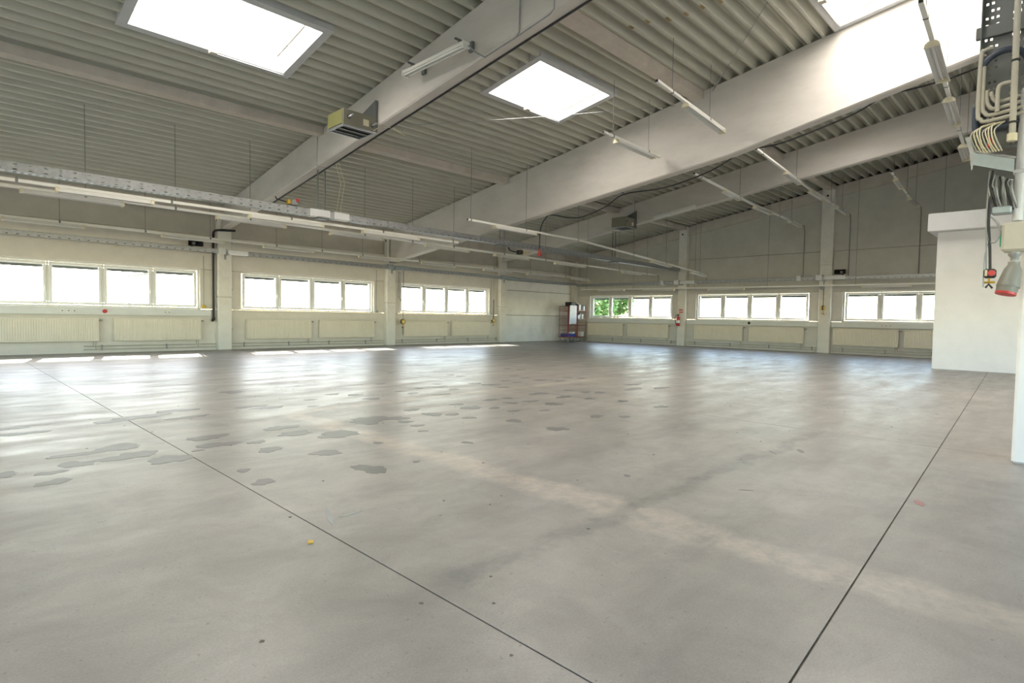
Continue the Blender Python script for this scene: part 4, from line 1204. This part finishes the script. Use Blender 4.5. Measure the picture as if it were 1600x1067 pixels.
# ================================================================== NEAR PILLAR INSTALLATIONS
t = thing('cable_tray', 'dark perforated vertical tray beside the white near pillar', 'cable tray', (-17.42, -18.28, 2.6))
MB().holed((-17.42, -18.13, 2.63), (0, -.30, 0), (0, 0, 2.9), 17, 145, lambda i, j: i % 2 == 1 and j % 3 == 1 and i not in (7, 9) and (j // 3 + i) % 5 != 0).build('tray_base', M_STEEL, t)
for y in (-18.13, -18.43):
    MB().bevbox(-17.50, -17.42, y - .004, y + .004, 2.63, 5.53, .001).build('tray_side', M_STEEL, t)
for z in (2.98, 3.62, 4.3):
    MB().bevbox(-17.46, -17.425, -18.46, -18.09, z - .05, z + .05, .005).build('cross_bar', M_STEEL, t)
t = thing('pipe_bundle', 'four cream pipes bending around beside the vertical tray', 'pipe', (-17.55, -18.3, 2.8))
for k_, (zz, yy, zt) in enumerate(((2.84, -18.14, 3.38), (2.89, -18.165, 3.30), (2.94, -18.19, 3.1), (2.995, -18.215, 3.05))):
    x = -17.56 + .012 * k_
    top = [(x, yy, zt)] if k_ else [(x, -18.22, 3.44), (x, -18.17, 3.43), (x, -18.145, 3.38)]
    MB().tube(smooth(top + [(x, yy, zz + .09), (x, yy - .02, zz + .025), (x, yy - .07, zz), (x, -18.47, zz + .03)], 4), .016, 8).build('pipe', M_PIPE, t)
MB().tube(smooth([(-17.57, -18.36, 3.12), (-17.57, -18.29, 3.12), (-17.57, -18.265, 3.08), (-17.57, -18.265, 2.90)], 4), .016, 8).build('pipe', M_PIPE, t)
t = thing('conduit', 'upright cream conduit in front of the vertical tray', 'conduit', (-17.62, -18.37, 2.65))
MB().tube([(-17.62, -18.37, 2.68), (-17.62, -18.365, 3.4), (-17.62, -18.355, 5.4)], .022, 10).build('conduit_run', M_PIPE, t)
MB().tube([(-17.62, -18.37, 2.63), (-17.62, -18.37, 2.69)], .034, 10).build('conduit_end', M_CREAM, t)
for z in (3.27, 2.78):
    MB().tube([(-17.62, -18.37, z - .008), (-17.62, -18.37, z + .008)], .028, 10).build('tie', M_BLACK, t)
M_HOSE = mat('blue_black_hose', (0.045, 0.06, 0.09), .35)
t = thing('hose', 'thick blue-black hose curving over the vertical tray', 'hose', (-17.55, -18.3, 2.7))
MB().tube(smooth([(-17.54, -18.15, 3.30), (-17.54, -18.19, 3.36), (-17.54, -18.28, 3.40), (-17.54, -18.37, 3.38), (-17.54, -18.44, 3.28), (-17.54, -18.46, 3.0)]), .026, 10).build('hose_run', M_HOSE, t)
MB().tube(smooth([(-17.52, -18.12, 2.98), (-17.52, -18.125, 2.80), (-17.52, -18.16, 2.77), (-17.52, -18.30, 2.79), (-17.52, -18.46, 2.82)]), .024, 10).build('hose_run', M_HOSE, t)
t = thing('cable_tray', 'broken galvanised tray stub spilling cream wires near the white pillar', 'cable tray', (-17.6, -18.27, 2.4))
def quad(mb, a, b, c, d, th):
    a, b, c, d = map(Vector, (a, b, c, d)); n_ = (b - a).cross(d - a).normalized() * th
    q = [a, b, c, d, a + n_, b + n_, c + n_, d + n_]
    mb.poly(q, [(3, 2, 1, 0), (4, 5, 6, 7), (0, 1, 5, 4), (1, 2, 6, 5), (2, 3, 7, 6), (3, 0, 4, 7)]); return mb
quad(MB(), (-17.72, -18.14, 2.46), (-17.72, -18.40, 2.36), (-17.72, -18.40, 2.46), (-17.72, -18.14, 2.56), .004).build('tray_side', M_BLUE, t)
quad(MB(), (-17.72, -18.14, 2.565), (-17.72, -18.40, 2.465), (-17.52, -18.40, 2.52), (-17.52, -18.14, 2.62), .004).build('tray_bottom', M_GALVD, t)
quad(MB(), (-17.70, -18.075, 2.70), (-17.70, -18.135, 2.56), (-17.66, -18.125, 2.64), (-17.66, -18.085, 2.72), .004).build('bent_end', M_GALV, t)
quad(MB(), (-17.71, -18.08, 2.69), (-17.71, -18.11, 2.70), (-17.71, -18.145, 2.56), (-17.71, -18.12, 2.55), .004).build('bent_end', M_GALV, t)
quad(MB(), (-17.71, -18.115, 2.55), (-17.71, -18.145, 2.56), (-17.71, -18.14, 2.43), (-17.71, -18.13, 2.42), .004).build('bent_end', M_GALV, t)
for k_ in range(9):
    y = -18.10 - .018 * k_
    MB().tube(smooth([(-17.60 - .01 * (k_ % 3), -18.24 - .01 * k_, 2.80), (-17.66, y - .02, 2.74 + .01 * (k_ % 4)), (-17.67, y - .03, 2.64 + .012 * (k_ % 3)), (-17.64, y - .07, 2.56)], 4), .0055, 5).build('wire', M_CREAM if k_ % 4 else M_PIPE, t)
MB().bevbox(-17.66, -17.60, -18.25, -18.22, 2.60, 2.68, .006).build('red_clip', M_RED, t)
t = thing('conduit', 'thick white pipe on the near pillar above the junction box', 'conduit', (-17.53, -18.42, 2.0))
MB().tube([(-17.53, -18.425, 2.0), (-17.53, -18.44, 3.06)], .034, 12).build('conduit_run', M_PIPEW, t)
MB().bevbox(-17.57, -17.47, -18.47, -18.385, 2.38, 2.41, .004).build('pipe_clip', M_PIPEW, t)
t = thing('junction_box', 'pale junction box with green edge on the near pillar', 'junction box', (-17.55, -18.42, 1.74))
MB().bevbox(-17.62, -17.475, -18.55, -18.335, 1.745, 1.985, .02).build('box_body', M_PIPE, t)
MB().bevbox(-17.60, -17.49, -18.335, -18.325, 1.79, 1.92, .004).build('green_edge', mat('green_plastic', (0.05, 0.42, 0.25), .4), t)
MB().tube([(-17.55, -18.42, 1.745), (-17.55, -18.42, 1.72), (-17.55, -18.42, 1.70), (-17.55, -18.42, 1.66)], .03, 10, radii=[.042, .042, .026, .026]).build('gland', M_GALVD, t)
t = thing('industrial_socket', 'grey industrial socket with red rim below the junction box', 'socket', (-17.55, -18.4, 1.38))
MB().tube([(-17.55, -18.42, 1.665), (-17.55, -18.42, 1.64), (-17.56, -18.415, 1.60), (-17.585, -18.39, 1.46)], .05, 12, radii=[.04, .04, .058, .078]).build('housing', mat('socket_grey', (0.25, 0.245, 0.215), .45), t)
MB().tube([(-17.583, -18.392, 1.475), (-17.595, -18.38, 1.41)], .074, 14, radii=[.074, .068]).build('collar', mat('socket_grey_dark', (0.20, 0.195, 0.17), .45), t)
MB().tube([(-17.594, -18.381, 1.415), (-17.597, -18.378, 1.398)], .07, 14).build('red_rim', M_RED, t)
t = thing('pendant_socket', 'black pendant with red stop button hanging beside the near pillar', 'socket', (-17.6, -18.28, 1.4))
MB().tube(smooth([(-17.58, -18.26, 2.42), (-17.6, -18.255, 2.2), (-17.6, -18.25, 2.0), (-17.6, -18.265, 1.8), (-17.6, -18.275, 1.60)]), .010, 8).build('cable', M_BLACK, t)
MB().tube(smooth([(-17.58, -18.24, 2.42), (-17.6, -18.235, 2.1), (-17.6, -18.24, 1.85), (-17.6, -18.25, 1.60)]), .006, 8).build('cable', M_GREY, t)
MB().tube(smooth([(-17.6, -18.265, 2.04), (-17.6, -18.31, 1.98), (-17.6, -18.325, 1.90), (-17.6, -18.30, 1.83), (-17.6, -18.26, 1.84), (-17.6, -18.245, 1.90)]), .008, 8).build('cable_loop', M_GREY, t)
MB().tube(smooth([(-17.6, -18.25, 1.82), (-17.6, -18.235, 1.7), (-17.6, -18.235, 1.46)]), .005, 6).build('thin_cord', M_BLUE, t)
MB().bevbox(-17.64, -17.56, -18.315, -18.235, 1.535, 1.61, .012).build('pendant_body', M_BLACK, t)
MB().tube([(-17.64, -18.29, 1.573), (-17.665, -18.29, 1.573)], .024, 12).build('stop_button', M_RED, t)
MB().bevbox(-17.645, -17.64, -18.262, -18.245, 1.55, 1.60, .001).build('face_label', M_CREAM, t)
MB().tube([(-17.6, -18.27, 1.535), (-17.6, -18.27, 1.50), (-17.6, -18.24, 1.50), (-17.6, -18.31, 1.50)], .009, 6).build('cleat', M_YELLOW, t)
MB().tube([(-17.6, -18.25, 1.455), (-17.6, -18.27, 1.485), (-17.6, -18.295, 1.45)], .009, 6).build('tail', M_BLACK, t)
t = thing('cable_bundle', 'tangle of dark grey cables below the broken tray stub', 'cable', (-17.55, -18.33, 2.1))
for k_ in range(10):
    y = -18.24 - .016 * k_
    MB().tube(smooth([(-17.56 - .01 * (k_ % 3), y, 2.40 - .008 * k_), (-17.6, y + .012 * math.sin(k_), 2.30), (-17.6, y - .01, 2.20 + .02 * (k_ % 3)), (-17.55, y - .02 - .02 * (k_ % 2), 2.09)], 4), .006 + .003 * (k_ % 2), 6).build('cable', (M_GALVD, M_BLACK, M_GREY)[k_ % 3], t)
MB().bevbox(-17.60, -17.49, -18.39, -18.26, 2.06, 2.12, .01).build('bracket', M_BLUE, t)

# ================================================================== SMALL THINGS ON THE FLOOR
tag(MB().prism([(-22.462, -16.12), (-22.44, -16.128), (-22.425, -16.105), (-22.437, -16.085), (-22.452, -16.098)], 'z', .002, .008).build('dry_leaf', M_YELLOW), 'tiny yellow scrap lying on the floor beside the long joint', 'scrap')

# ================================================================== OUTSIDE
M_GROUND = mat('pale_yard', (0.30, 0.29, 0.26), .9, .12, .3)
gd = MB().box(-90, 90, -90, 90, -.6, -.3).build('yard_ground', M_GROUND, origin=(0, 0, 0)); gd['kind'] = 'structure'
M_LEAF = mat('leaf_green', (0.20, 0.34, 0.08), .6, .3, 2.0)
M_TRUNK = mat('bark', (0.12, 0.09, 0.07), .9)
def tree(label, x, y, r, h, seed, zlow):
    rnd = random.Random(seed)
    t = thing('garden_tree', label, 'tree', (x, y, -.3), 'trees outside the gable windows')
    MB().tube([(x, y, -.3), (x + .05, y, zlow + .6), (x, y + .05, h * .7)], .1, 8, radii=[.12, .09, .04]).build('trunk', M_TRUNK, t)
    lf = MB()
    for _ in range(6000):
        while True:
            u = Vector((rnd.uniform(-1, 1), rnd.uniform(-1, 1), rnd.uniform(-1, 1)))
            if .35 < u.length < 1 + .15 * math.sin(5 * u.x + 7 * u.y + seed): break
        c = Vector((x + u.x * r, y + u.y * r, zlow + (h - zlow) * (.5 + .5 * u.z)))
        a = Vector((rnd.uniform(-1, 1), rnd.uniform(-1, 1), rnd.uniform(-1, 1))).normalized(); b = a.orthogonal().normalized()
        s_ = rnd.uniform(.07, .14)
        lf.poly([c - a * s_ * 1.5, c + b * s_ * .6, c + a * s_ * 1.5, c - b * s_ * .6], [(0, 1, 2, 3)])
    o = lf.build('foliage', M_LEAF, t); o['kind'] = 'stuff'
tree('green tree seen through the gable window nearest the corner', 13.8, 8.8, 1.7, 4.6, 3, .2)
tree('smaller green tree seen through the second pane by the corner', 17.2, 8.9, 1.25, 4.9, 5, 1.5)
t = thing('awning', 'dark awning edge outside the leftmost window', 'awning', (-18.9, 1.2, 2.1))
MB().prism([(-19.7, 2.13), (-18.9, 2.285), (-17.6, 2.37), (-17.6, 2.40), (-18.9, 2.375), (-19.7, 2.17)], 'y', 1.17, 1.25).build('awning_edge', M_STEEL, t)
for x in (-19.6, -17.7):
    MB().bevbox(x - .03, x + .03, 1.18, 1.24, -.3, 2.36 if x > -18 else 2.15, .005).build('awning_post', M_STEEL, t)
